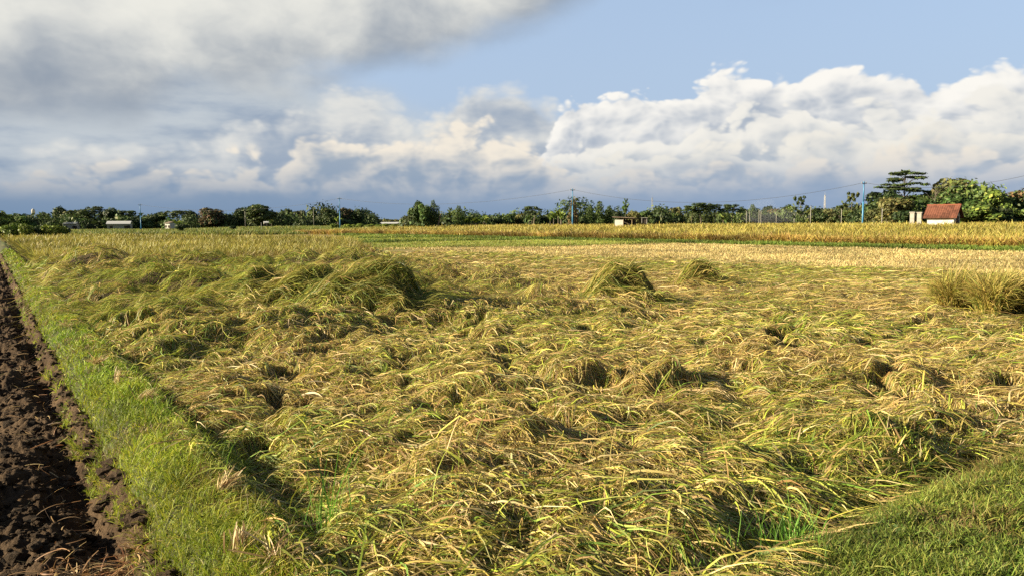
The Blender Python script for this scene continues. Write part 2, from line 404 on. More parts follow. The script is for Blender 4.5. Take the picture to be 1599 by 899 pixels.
# ---------------------------------------------------------------- ploughed soil
ss_ = [2.0]
while ss_[-1] < 58: ss_.append(ss_[-1] + max(.011, ss_[-1] * .0029))
ss_ = np.array(ss_)
tt = np.concatenate([np.arange(-9, -2.5, .10), np.arange(-2.5, -.45, .035), np.arange(-.45, .80, .0095)])
s2, t2 = np.meshgrid(ss_, tt, indexing='ij')
def soil_h(s, t):
    z = soil_base(s, t) + bank_h(s, t)
    wx, wy = s + .10 * fbm(s, t, .35, 2, .5, 61), t + .08 * fbm(s, t, .35, 2, .5, 62)
    lumps = cell_noise(wx * 1.0, wy, .30, 63) * .13 + cell_noise(wx, wy, .13, 64) * .06 + cell_noise(wx, wy, .055, 66) * .026 + .045 * np.abs(fbm(wx, wy, .16, 4, .6, 65))
    z = z + lumps * (.45 + .8 * vnoise(s / .6, t / .4, 67)) + .03 * fbm(s, t, .12, 4, .6, 68)
    z = z + .05 * np.sin((s * .55 + t * 3.) * 2.4 + 2 * fbm(s, t, 1.1, 2, .5, 69))
    fur = np.exp(-((t - .44 - .04 * fbm(s, t * 0, .8, 2, .5, 70)) / .10) ** 2)
    z = z - .10 * fur
    k_ = .03 * (1 - sms(s, 4.5, 7)); edge = sms(t, .54 + k_, .68 + k_)
    return z * (1 - edge) + (bank_h(s, t) + soil_base(s, t) - .07) * edge
sz = soil_h(s2, t2)
sx2, sy2 = st2xy(s2, t2)
nC = vnoise(s2 / .25, t2 / .25, 71)[..., None] * .6 + vnoise(s2 / .05, t2 / .05, 72)[..., None] * .4
Cs = np.array([.040, .0235, .0125]) * (1 - nC) + np.array([.125, .080, .045]) * nC
soil = link_mesh('ploughed_soil', np_mesh('ploughed_soil', np.stack([sx2, sy2, sz], -1).reshape(-1, 3), grid_faces(len(ss_), len(tt))[:, ::-1], Cs.reshape(-1, 3)), M_SOIL)
soil['kind'] = 'structure'
# clods lying on it
def ico(sub):
    bm = bmesh.new(); bmesh.ops.create_icosphere(bm, subdivisions=sub, radius=1)
    v = np.array([q.co[:] for q in bm.verts]); f = np.array([[q.index for q in p.verts] for p in bm.faces]); bm.free(); return v, f
IV, IF = ico(2)
N = 6500
cs = 2.6 * np.exp(rng.random(N) * np.log(40 / 2.6)); ct = np.where(rng.random(N) < .75, rng.uniform(-.4, .68, N), rng.uniform(-3, -.4, N))
cr = np.exp(rng.normal(-4.4, .55, N)); cr = np.clip(cr, .006, .05) * (1 + cs * .012)
cx, cy = st2xy(cs, ct); cz = soil_h(cs, ct) + cr * .25
VV = []; CC = []
for k in range(N):
    q = rng.normal(size=(3, 3)); q, _ = np.linalg.qr(q)
    v = IV @ q
    nz = 1 + .42 * (vnoise(v[:, 0] * 2.3 + k, v[:, 1] * 2.3 + v[:, 2] * 1.7, 80) - .5) * 2 + .4 * (vnoise(v[:, 2] * 4.3 + k * 3, v[:, 1] * 4.3 + v[:, 0] * 2.7, 81) - .5)
    v = v * nz[:, None] * np.array([1.2, .95, .75]) * cr[k]
    VV.append(v + (cx[k], cy[k], cz[k])); CC.append(np.tile(np.array([.060, .039, .023]) * (0.6 + .9 * rng.random()), (len(v), 1)))
clods = link_mesh('soil_clods', np_mesh('soil_clods', np.concatenate(VV), np.concatenate([IF + k * len(IV) for k in range(N)]), np.concatenate(CC), False), M_SOIL)
prop(clods, 'dark brown earth clods strewn over the ploughed strip beside the grass bank', 'clods', kind='stuff')

# ================================================================ blades
def blades(root, azi, L, W, p0, p1, K, tint, lat=None, roll=None, tipw=.12, tip=None, belly=.35, drape=None, follow=None, off=None, beads=False):
    """curved leaf strips. root (n,3); azi heading; p0/p1 pitch at root/tip; lat = sideways turn (rad) along the blade.
    drape(x, y) gives a surface the blade keeps above; off its height over that surface."""
    n = len(root); K1 = K + 1
    u = np.linspace(0, 1, K1)
    lat = np.zeros(n) if lat is None else lat
    A = azi[:, None] + lat[:, None] * u[None]
    Pt = p0[:, None] + (p1 - p0)[:, None] * u[None] ** 1.2
    st = (L / K)[:, None]
    dx, dy, dz = np.sin(A) * np.cos(Pt) * st, np.cos(A) * np.cos(Pt) * st, np.sin(Pt) * st
    cum = lambda d: np.concatenate([np.zeros((n, 1)), np.cumsum(d[:, :-1], 1)], 1)
    x, y, z = root[:, :1] + cum(dx), root[:, 1:2] + cum(dy), cum(dz)
    if drape is not None:
        z = drape(x, y) + z + (0 if off is None else off[:, None])
        z[:, 0] = root[:, 2] if follow is None else z[:, 0]
    else:
        z = z + root[:, 2:3]
    c = np.stack([x, y, z], -1)
    T = np.gradient(c, axis=1); T /= np.linalg.norm(T, axis=2, keepdims=True) + 1e-9
    side = np.stack([np.cos(A), -np.sin(A), np.zeros_like(A)], -1)
    if roll is not None:
        up = np.cross(side, T); r_ = roll[:, None, None]
        side = side * np.cos(r_) + up * np.sin(r_)
    prof0 = np.where(u < belly, .55 + .45 * u / belly, 1 - (1 - tipw) * ((u - belly) / (1 - belly)) ** 1.6)
    prof = prof0 if not beads else prof0 * np.where(np.arange(K1) % 2, 1., .35)
    wv = (W[:, None] * prof[None] * .5)[..., None]
    Vv = np.stack([c - side * wv, c + side * wv], 2).reshape(-1, 3)
    b = (np.arange(n) * K1 * 2)[:, None] + (np.arange(K) * 2)[None]
    f = np.stack([b, b + 1, b + 3, b + 2], -1).reshape(-1, 4)
    tint = tint[:, None, :] * np.ones((1, K1, 1))
    if tip is not None:
        w_ = (u[None, :, None] ** 2); tint = tint * (1 - w_) + tip[:, None, :] * w_
    Cv = np.repeat(tint[:, :, None, :], 2, 2).reshape(-1, 3)
    return Vv, f, Cv
class Acc:
    def __init__(s): s.V, s.F, s.C, s.n = [], [], [], 0
    def add(s, vfc):
        v, f, c = vfc; s.V.append(v); s.F.append(f + s.n); s.C.append(c); s.n += len(v)
    def mesh(s, name, smooth=True):
        return np_mesh(name, np.concatenate(s.V), s.F, np.concatenate(s.C), smooth)
def pick(cols, w, n, var=.20):
    k = rng.choice(len(cols), n, p=np.array(w) / sum(w)); c = np.array(cols)[k]
    return np.clip(c * (1 + rng.normal(0, var, (n, 1))) * (1 + rng.normal(0, .05, (n, 3))), .005, .8)
STRAW = [(.55, .41, .16), (.44, .30, .11), (.66, .53, .27), (.22, .145, .065), (.48, .40, .095)]
GREEN = [(.22, .31, .035), (.33, .39, .045), (.14, .24, .03), (.42, .42, .06), (.09, .17, .03)]
GOLD = [(.42, .32, .075), (.48, .39, .11), (.33, .24, .07), (.38, .35, .07)]

def drape_field(x, y):
    s, t = xy2st(x, y); return np.maximum(mat_h(s, t), bank_h(s, t))
# ================================================================ the fallen rice
def density_points(n_try, s0, s1, t0, t1, dens):     # rejection sampling in (s,t)
    s = rng.uniform(s0, s1, n_try); t = rng.uniform(t0, t1, n_try)
    return s, t
def polar_points(n, d0, d1, pw, half=radians(45)):   # density on the ground ~ d^-pw, seen wedge plus a margin
    q = rng.random(n); e = 2 - pw
    d = (d0 ** e + q * (d1 ** e - d0 ** e)) ** (1 / e)
    a = rng.uniform(-half, half, n)
    return d * np.sin(a), d * np.cos(a), d
def visible_st(n, d0, d1, pw, keep, half=radians(45)):
    x, y, d = polar_points(n, d0, d1, pw, half); s, t = xy2st(x, y); k = keep(s, t)
    return x[k], y[k], s[k], t[k], d[k]
XB = math.atan2(-ET[0], -ET[1])                      # heading across the field towards the bank
def flow(s, t):                                      # heading of the fallen stalks
    x, y = st2xy(s, t); lz = left_zone(s, t)
    a = radians(118) + .9 * fbm(x, y, 3.2, 2, .5, 91) + .5 * fbm(x, y, 1.1, 2, .5, 92)
    b = XB + .6 * fbm(x, y, 4., 2, .5, 93)
    r = radians(98) + .55 * fbm(x, y, 5., 2, .5, 94)
    wr = sms(t, 8, 14)
    ax, ay = [(1 - wr) * f_(a) + wr * f_(r) for f_ in (np.sin, np.cos)]
    ax, ay = (1 - lz) * ax + lz * np.sin(b), (1 - lz) * ay + lz * np.cos(b)
    return np.arctan2(ax, ay)
def green_share(s, t):
    x, y = st2xy(s, t)
    g_ = .38 + .30 * fbm(x, y, 2.4, 3, .55, 95) + .28 * left_zone(s, t) - .20 * sms(t, 8, 13) * (1 - sms(t, 17, 21)) + .10 * sms(t, 19, 22)
    g_ = g_ + .12 * (1 - sms(np.hypot(x, y), 4, 8))
    return np.clip(g_ + .03, .08, .90)
def on_crest(s, t):
    x, y = st2xy(s, t); m_ = np.zeros(np.shape(x), bool)
    for c in CREST[:4]: m_ |= (np.where(x < c[0], (c[0] - x) / c[3], (x - c[0]) / (c[4] * 1.3)) ** 2 + ((y - c[1]) / (c[5] * 1.1)) ** 2) < .8
    return m_
in_mat = lambda s, t: (in_field(s, t) > .35) & (t < 26.3 - .06 * (s - 20) + 1.8 * fbm(s, t, 1.6, 3, .6, 96)) & (back_edge(s, t) < 0) & ~on_crest(s, t)
acc = Acc()
def lay(nb, per, d0, d1, pw, L, W, K, kind, lift=(0., 16.), wmin=.0009, off=(-.05, .03)):
    x, y, s, t, d = visible_st(nb, d0, d1, pw, in_mat)
    n0 = len(x)
    fl = flow(s, t) + rng.normal(0, 1, n0) * (.60 - .32 * left_zone(s, t)); gsr = green_share(s, t); isg = rng.random(n0) < gsr
    br = np.exp(rng.normal(0, .22, n0)); sp = .08 + .035 * d ** .5
    rep = lambda a: np.repeat(a, per)
    n = n0 * per
    x2 = rep(x) + rng.normal(0, 1, n) * rep(sp); y2 = rep(y) + rng.normal(0, 1, n) * rep(sp)
    s2_, t2_ = xy2st(x2, y2); ok = in_field(s2_, t2_) > .3
    x2, y2, s2_, t2_ = x2[ok], y2[ok], s2_[ok], t2_[ok]
    rp = lambda a: rep(a)[ok]
    n = len(x2); dd = rp(d)
    Ln = L * np.exp(rng.normal(0, .28, n)); Wn = np.maximum(W * np.exp(rng.normal(0, .25, n)), wmin * dd)
    azi = rp(fl) + rng.normal(0, .42, n)
    p0 = np.radians(rng.uniform(*lift, n)); p1 = np.radians(rng.uniform(-28, 4, n)) - p0 * .5
    g_ = rp(isg)
    if kind == 'leaf':
        tn = np.where(g_[:, None], pick(GREEN, [3, 4, 2.5, 3, 1.2], n), pick(STRAW, [3, 3, 2, 1.5, 3], n)); tp = tn * .6 + pick(STRAW, [1, 1, 1, .3, 1], n) * .4
    elif kind == 'stem':
        tn = np.where(g_[:, None], pick([(.34, .32, .07), (.42, .36, .10)], [1, 1], n), pick(STRAW, [3, 3, 2.5, 2, 1], n)); tp = tn
    else:
        tn = pick(GOLD + [(.30, .18, .075)], [2, 2, 2, 1, 1.5], n); tp = tn
    tn = tn * rp(br)[:, None]; tp = tp * rp(br)[:, None]
    ofs = rng.uniform(off[0], off[1], n)
    z0 = drape_field(x2[:, None], y2[:, None])[:, 0] + ofs
    acc.add(blades(np.stack([x2, y2, z0], -1), azi, Ln, Wn, p0, p1, K, tn, rng.normal(0, .55, n), rng.normal(0, .7, n), tip=tp, drape=drape_field, follow=True, off=ofs, beads=kind == 'ear'))
# near: leaves, stems, ears; then the rest of the field thinner in number, broader in blade
lay(72000, 6, 2.3, 14, 1.5, .21, .0064, 5, 'leaf', (-2, 17))
lay(14000, 3, 2.3, 14, 1.5, .26, .0098, 5, 'leaf', (2, 28))
lay(22000, 7, 2.3, 14, 1.5, .30, .0036, 5, 'stem', (-4, 9), .0007)
lay(16000, 4, 2.3, 10, 1.5, .15, .0080, 8, 'ear', (0, 18))
lay(8000, 2, 2.3, 14, 1.5, .26, .009, 5, 'leaf', (14, 60), off=(-.08, .0))
lay(38000, 6, 14, 52, 1.7, .32, .010, 4, 'leaf', (0, 22), .0007)
lay(12000, 6, 14, 52, 1.7, .55, .006, 3, 'stem', (0, 12), .0006)
rice = link_mesh('fallen_rice', acc.mesh('fallen_rice'), M_LEAF)
prop(rice, 'flattened green and straw coloured rice crop covering the near paddy', 'rice crop', kind='stuff')
print('fallen rice verts', acc.n)

# ---------------------------------------------------------------- short grass of the banks
acc = Acc()
def turf(n, d0, d1, pw, keep, L, W, K=3, cols=None, w=None, patch=.25, dryness=.06, half=radians(45)):
    x, y, s, t, d = visible_st(n, d0, d1, pw, keep, half)
    n = len(x)
    z = np.maximum(bank_h(s, t), 0) + np.maximum(soil_base(s, t), -.05) - .01
    hgt = np.clip(1 + patch * 2.2 * fbm(x, y, .22, 3, .6, 101), .55, 2.)
    tn = pick(cols, w, n) * (1 + .30 * fbm(x, y, .8, 3, .55, 104))[:, None] * (1 + np.array([.12, 0, 0]) * fbm(x, y, 1.3, 2, .5, 105)[:, None])
    tn = np.clip(tn, .01, .8); dry = fbm(x, y, .45, 3, .55, 102)
    k = (rng.random(n) < np.clip(dry * .55 + dryness, .02, .7))
    tn[k] = pick([(.26, .20, .07), (.20, .14, .05)], [1, 1], k.sum())
    azi = rng.uniform(-pi, pi, n)
    p0 = np.radians(rng.uniform(20, 85, n)); p1 = p0 - np.radians(rng.uniform(20, 95, n))
    acc.add(blades(np.stack([x, y, z], -1), azi, L * hgt * np.exp(rng.normal(0, .3, n)), np.maximum(W * np.exp(rng.normal(0, .2, n)), .0008 * d), p0, p1, K, tn, rng.normal(0, .5, n), rng.normal(0, .6, n), tip=tn * 1.05))
BG = [(.27, .36, .03), (.21, .285, .024), (.37, .40, .04), (.14, .21, .02)]
def on_left_bank(s, t):
    ragged = .06 * fbm(s, t, .25, 3, .55, 103)
    return (t > .50 + ragged + .03 * (1 - sms(s, 4.5, 7))) & (t < field_edge(s) + .30) & (s > 1.6)
turf(950000, 2.3, 60, 1.75, on_left_bank, .066, .0034, 3, BG, [3, 2.5, 2, 1])
turf(26000, 2.3, 20, 1.6, on_left_bank, .034, .013, 3, [(.10, .17, .02), (.16, .22, .025), (.08, .13, .02)], [2, 2, 1], .3, .0)
grassL = link_mesh('bank_grass', acc.mesh('bank_grass'), M_GRASS)
prop(grassL, 'short bright green grass on the bank between ploughed soil and rice', 'grass', kind='stuff')
print('bank verts', acc.n)
acc = Acc()
on_front = lambda s, t: (s < front_edge(t) + .34) & (t > .95) & (s > .3)
turf(760000, 1.4, 9, 1.2, on_front, .046, .0042, 3, [(.15, .20, .03), (.21, .25, .04), (.28, .26, .06), (.10, .12, .022)], [3, 2.5, 2, 2], .36, .24, half=radians(66))
turf(46000, 2.0, 9, 1.2, on_front, .028, .013, 3, [(.09, .15, .02), (.15, .20, .025), (.07, .11, .018)], [2, 2, 1], .3, .0)
grassF = link_mesh('bank_grass', acc.mesh('bank_grass'), M_GRASS)
prop(grassF, 'low dark green turf of the bank in the lower right corner', 'grass', kind='stuff')
print('front verts', acc.n)
# ================================================================ standing crop, stubble, bunds
def at(px, d, z=None):                               # a point on the ground d metres out along a pixel column
    r_ = ray(px, 350); k = d / math.hypot(r_[0], r_[1]); x, y = r_[0] * k, r_[1] * k
    s, t = xy2st(np.array([x]), np.array([y])); return float(x), float(y), float(far_h(s, t)[0]) if z is None else z
def z_at(px, py, d):
    r_ = ray(px, py); return HC + r_[2] * d / math.hypot(r_[0], r_[1])
def crop(acc, n, d0, d1, pw, keep, L, cols, w, wmin=.0009, lean=(62, 90), wid=.02, K=3, z=None, tipc=None, tcol=.6):
    x, y, s, t, d = visible_st(n, d0, d1, pw, keep); n = len(x)
    zz = (far_h(s, t) if z is None else z(s, t)) - .02
    tn = pick(cols, w, n); tip = tn if tipc is None else tn * (1 - tcol) + pick(tipc, [1] * len(tipc), n) * tcol
    mott = (1 + .42 * fbm(x, y, 3.5, 3, .55, 120))[:, None]
    p0 = np.radians(rng.uniform(*lean, n)); p1 = p0 - np.radians(rng.uniform(15, 85, n))
    acc.add(blades(np.stack([x, y, zz], -1), rng.uniform(-pi, pi, n), L * np.exp(rng.normal(0, .14, n)) * (1 + .12 * fbm(x, y, 1.2, 2, .5, 121)), np.maximum(wid, wmin * d), p0, p1, K, tn * mott, rng.normal(0, .4, n), rng.normal(0, .8, n), tip=tip * mott, tipw=.3))
CROPG = [(.20, .22, .035), (.28, .27, .045), (.15, .19, .03)]
def left_block(s, t):
    p = px_of(s, t); d = np.hypot(*st2xy(s, t))
    return (p < 556 + 10 * fbm(s, t, 1.5, 2, .5, 29)) & (back_edge(s, t) > 0) & (t > 1.7) & (d < 70 + (556 - p) * .11)
def left_rim(s, t):
    b = back_edge(s, t); return (px_of(s, t) < 575) & (b > -1.3 - 1.2 * fbm(s, t, 2.2, 3, .55, 31)) & (b < .6) & (t > 1.6)
acc = Acc(); crop(acc, 620000, 32, 140, 1.6, left_block, .74, CROPG + [(.36, .30, .06)], [2, 3, 1.5, 2], tipc=GOLD + [(.30, .22, .08)], tcol=.55, lean=(45, 88))
crop(acc, 900000, 31, 48, 1.5, lambda s, t: left_rim(s, t), .62, [(.24, .20, .045), (.30, .23, .06), (.18, .13, .04), (.15, .18, .03)], [2, 3, 2, 2], lean=(25, 85), tipc=[(.36, .25, .08), (.28, .24, .05)], tcol=.6)
prop(link_mesh('ripe_rice', acc.mesh('ripe_rice'), M_LEAF), 'standing ripe rice paddy behind the fallen crop, reaching to the bushes', 'rice crop', kind='stuff')
right_block = lambda s, t: (t > 50.3 + .35 * fbm(s, t * 0, 1.5, 2, .5, 124)) & (t < 118) & (s > -40) & (s < 150)
acc = Acc(); crop(acc, 520000, 44, 190, 1.7, right_block, .84, CROPG + [(.38, .31, .06)], [1, 3, .7, 3], tipc=GOLD, tcol=.8)
rim = lambda s, t: (t > 50.2) & (t < 51.6) & (s > -40) & (s < 150)
crop(acc, 2600000, 44, 170, 1.7, rim, .80, [(.26, .20, .045), (.34, .24, .06), (.22, .13, .045), (.18, .20, .035)], [2, 3, 2, 1], lean=(50, 88), tipc=[(.36, .22, .07), (.44, .30, .09)], tcol=.7)
prop(link_mesh('ripe_rice', acc.mesh('ripe_rice'), M_LEAF), 'tall golden rice paddy running behind the pale stubble towards the red roofed hut', 'rice crop', kind='stuff')
# stubble in rows
stub_z = lambda s, t: far_h(s, t)
def stub_keep(s, t):
    row = np.abs(((t + .04 * np.sin(s * 2)) / .30) % 1 - .5) < .22
    return (t > 25.0 - .05 * (s - 20) + 2. * fbm(s, t, 1.6, 3, .6, 96)) & (t < 48.2) & (s > 3) & (s < 63) & row
acc = Acc(); crop(acc, 700000, 18, 75, 1.5, stub_keep, .17, [(.50, .40, .17), (.42, .33, .13), (.58, .48, .23)], [2, 2, 1], lean=(60, 90), wid=.014, K=2)
def stub_any(s, t): return (t > 24.5 - .05 * (s - 20) + 1.2 * fbm(s, t, 2., 2, .5, 96)) & (t < 48.2) & (s > 3) & (s < 63)
x, y, s, t, d = visible_st(120000, 18, 75, 1.5, stub_any); n = len(x)
acc.add(blades(np.stack([x, y, far_h(s, t) + rng.uniform(0, .08, n)], -1), rng.uniform(-pi, pi, n), rng.uniform(.2, .6, n), np.maximum(.01, .0007 * d), np.radians(rng.uniform(-6, 14, n)), np.radians(rng.uniform(-14, 4, n)), 2, pick([(.55, .45, .20), (.46, .36, .15), (.34, .31, .08)], [2, 2, 1], n), rng.normal(0, .4, n), rng.normal(0, .6, n)))
prop(link_mesh('rice_stubble', acc.mesh('rice_stubble'), M_LEAF), 'pale straw stubble in rows left on the harvested paddy', 'stubble', kind='stuff')
# green bunds and young paddies further out
acc = Acc()
GB = [(.13, .19, .03), (.19, .245, .04), (.09, .135, .025)]
crop(acc, 1500000, 40, 175, 1.7, lambda s, t: (t > 47.0 + .35 * fbm(s, t * 0, 1.2, 2, .5, 125)) & (t < 50.3) & (s > -40) & (s < 120), .36, GB, [2, 2, 1], lean=(40, 88))
for s0 in (63.5, 83, 110):
    crop(acc, 700000, 60, 170, 1.7, lambda s, t: (np.abs(s - s0 - .3 * fbm(t, s * 0, 3, 2, .5, 126)) < .7) & (px_of(s, t) > 540) & (t < 49), .42, GB + [(.05, .09, .02)], [2, 2, 1, 2], lean=(40, 88))
prop(link_mesh('bund_grass', acc.mesh('bund_grass'), M_GRASS), 'green grass on the low bunds that part the far paddies', 'grass', kind='stuff')
acc = Acc()
crop(acc, 700000, 55, 170, 1.7, lambda s, t: (back_edge(s, t) > 0) & (px_of(s, t) > 540) & (s > 44) & (s < 130) & (t < 47), .22, [(.22, .27, .045), (.30, .30, .06), (.17, .24, .04)], [2, 2, 1], lean=(50, 90), K=2)
prop(link_mesh('young_rice', acc.mesh('young_rice'), M_GRASS), 'low light green paddies lying beyond the fallen and ripe rice', 'rice crop', kind='stuff')
acc = Acc()
crop(acc, 400000, 150, 330, 1.7, lambda s, t: (s > 120), .7, [(.12, .17, .035), (.20, .22, .05), (.30, .26, .07)], [3, 2, 1.2], lean=(50, 90), K=2)
prop(link_mesh('scrub_grass', acc.mesh('scrub_grass'), M_GRASS), 'rough green scrub and weeds at the foot of the far treeline', 'scrub', kind='stuff')

# ================================================================ trees
def tube(pts, rad, seg=7):
    pts = np.array(pts, float); n = len(pts); Vv, Ff = [], []
    for k in range(n):
        T = pts[min(k + 1, n - 1)] - pts[max(k - 1, 0)]; T /= np.linalg.norm(T) + 1e-9
        a = np.cross(T, [.31, .95, .1] if abs(T[2]) > .8 else [0, 0, 1.]); a /= np.linalg.norm(a); b = np.cross(T, a)
        for j in range(seg):
            w_ = 2 * pi * j / seg; Vv.append(pts[k] + rad[k] * (cos(w_) * a + sin(w_) * b))
    for k in range(n - 1):
        for j in range(seg):
            j2 = (j + 1) % seg; Ff.append((k * seg + j, k * seg + j2, (k + 1) * seg + j2, (k + 1) * seg + j))
    return np.array(Vv), np.array(Ff)
class Tubes:
    def __init__(s): s.V, s.F, s.n = [], [], 0
    def add(s, pts, rad, seg=7):
        v, f = tube(pts, rad, seg); s.V.append(v); s.F.append(f + s.n); s.n += len(v); return s
    def mesh(s, name): return np_mesh(name, np.concatenate(s.V), s.F)
def leaf_cloud(cent, rad, n, size, cols, w, flat=1., shell=.55, lobevar=.25):
    """leaf faces spread through ellipsoid lobes; a crown of height 1"""
    cent, rad = np.array(cent), np.array(rad); vol = rad[:, 0] * rad[:, 1] + rad[:, 0] * rad[:, 2]
    k = rng.choice(len(cent), n, p=vol / vol.sum())
    u = rng.normal(size=(n, 3)); u /= np.linalg.norm(u, axis=1, keepdims=True)
    r_ = (shell + (1 - shell) * rng.random(n)) ** .7 * (1 + rng.normal(0, .09, n))
    p = cent[k] + u * rad[k] * r_[:, None]
    nn = u + rng.normal(0, .7, (n, 3)); nn[:, 2] = np.abs(nn[:, 2]) * flat; nn /= np.linalg.norm(nn, axis=1, keepdims=True)
    a = np.cross(nn, rng.normal(size=(n, 3))); a /= np.linalg.norm(a, axis=1, keepdims=True); b = np.cross(nn, a)
    sz = (size * np.exp(rng.normal(0, .35, n)))[:, None]
    q = np.stack([p - a * sz, p - b * sz * .55, p + a * sz, p + b * sz * .55], 1)
    lv = np.exp(rng.normal(0, lobevar, len(cent)))
    c = pick(cols, w, n) * lv[k][:, None]
    return q.reshape(-1, 3), np.arange(4 * n).reshape(-1, 4), np.repeat(c, 4, 0)
mt, gg = new_mat('bark'); M_BARK = finish(mt, gg, principled(gg, gg.mix(gg.noise(gg.n('ShaderNodeTexCoord').outputs['Object'], 9., 5., .6), (.10, .08, .06), (.22, .185, .145)), .85, None, .2))
def crown_mat(name):
    mt, gg = new_mat(name)
    a = gg.n('ShaderNodeAttribute', attribute_name='tint').outputs['Color']
    oi = gg.n('ShaderNodeObjectInfo').outputs['Random']
    v = gg.ramp(oi, [(0., (.72, .80, .80)), (.5, (1., 1., 1.)), (1., (1.30, 1.16, .9))])
    c = gg.mix(1., a, v, 'MULTIPLY')
    p = principled(gg, c, .6, spec=.25)
    t = gg.n('ShaderNodeBsdfTranslucent'); gg.put(t.inputs[0], c)
    mx = gg.n('ShaderNodeMixShader'); mx.inputs[0].default_value = .2
    mt.node_tree.links.new(p, mx.inputs[1]); mt.node_tree.links.new(t.outputs[0], mx.inputs[2])
    return finish(mt, gg, mx.outputs[0])
M_CROWN = crown_mat('tree_crown')
DK = [(.048, .080, .027), (.070, .105, .032), (.038, .062, .024), (.098, .120, .038)]
MD = [(.070, .115, .025), (.095, .140, .030), (.050, .085, .020), (.13, .155, .035)]
YL = [(.14, .19, .030), (.19, .22, .035), (.10, .15, .025)]
BR = [(.17, .105, .055), (.13, .09, .04), (.21, .135, .07), (.09, .09, .03)]
OL = [(.11, .115, .045), (.085, .10, .035), (.14, .13, .05)]
PROTO = {}
def lobes(n, r0, r1, zlo, zhi, spread, squash=.8, rs=None):
    c, r = [], []
    for k in range(n):
        z = rs.uniform(zlo, zhi); a = rs.uniform(0, 2 * pi); rr = spread * math.sqrt(rs.random()) * (1 - .55 * abs((z - (zlo + zhi) / 2) / (zhi - zlo) * 2) ** 2)
        R_ = rs.uniform(r0, r1); c.append((rr * cos(a), rr * sin(a), z)); r.append((R_, R_, R_ * squash))
    return c, r
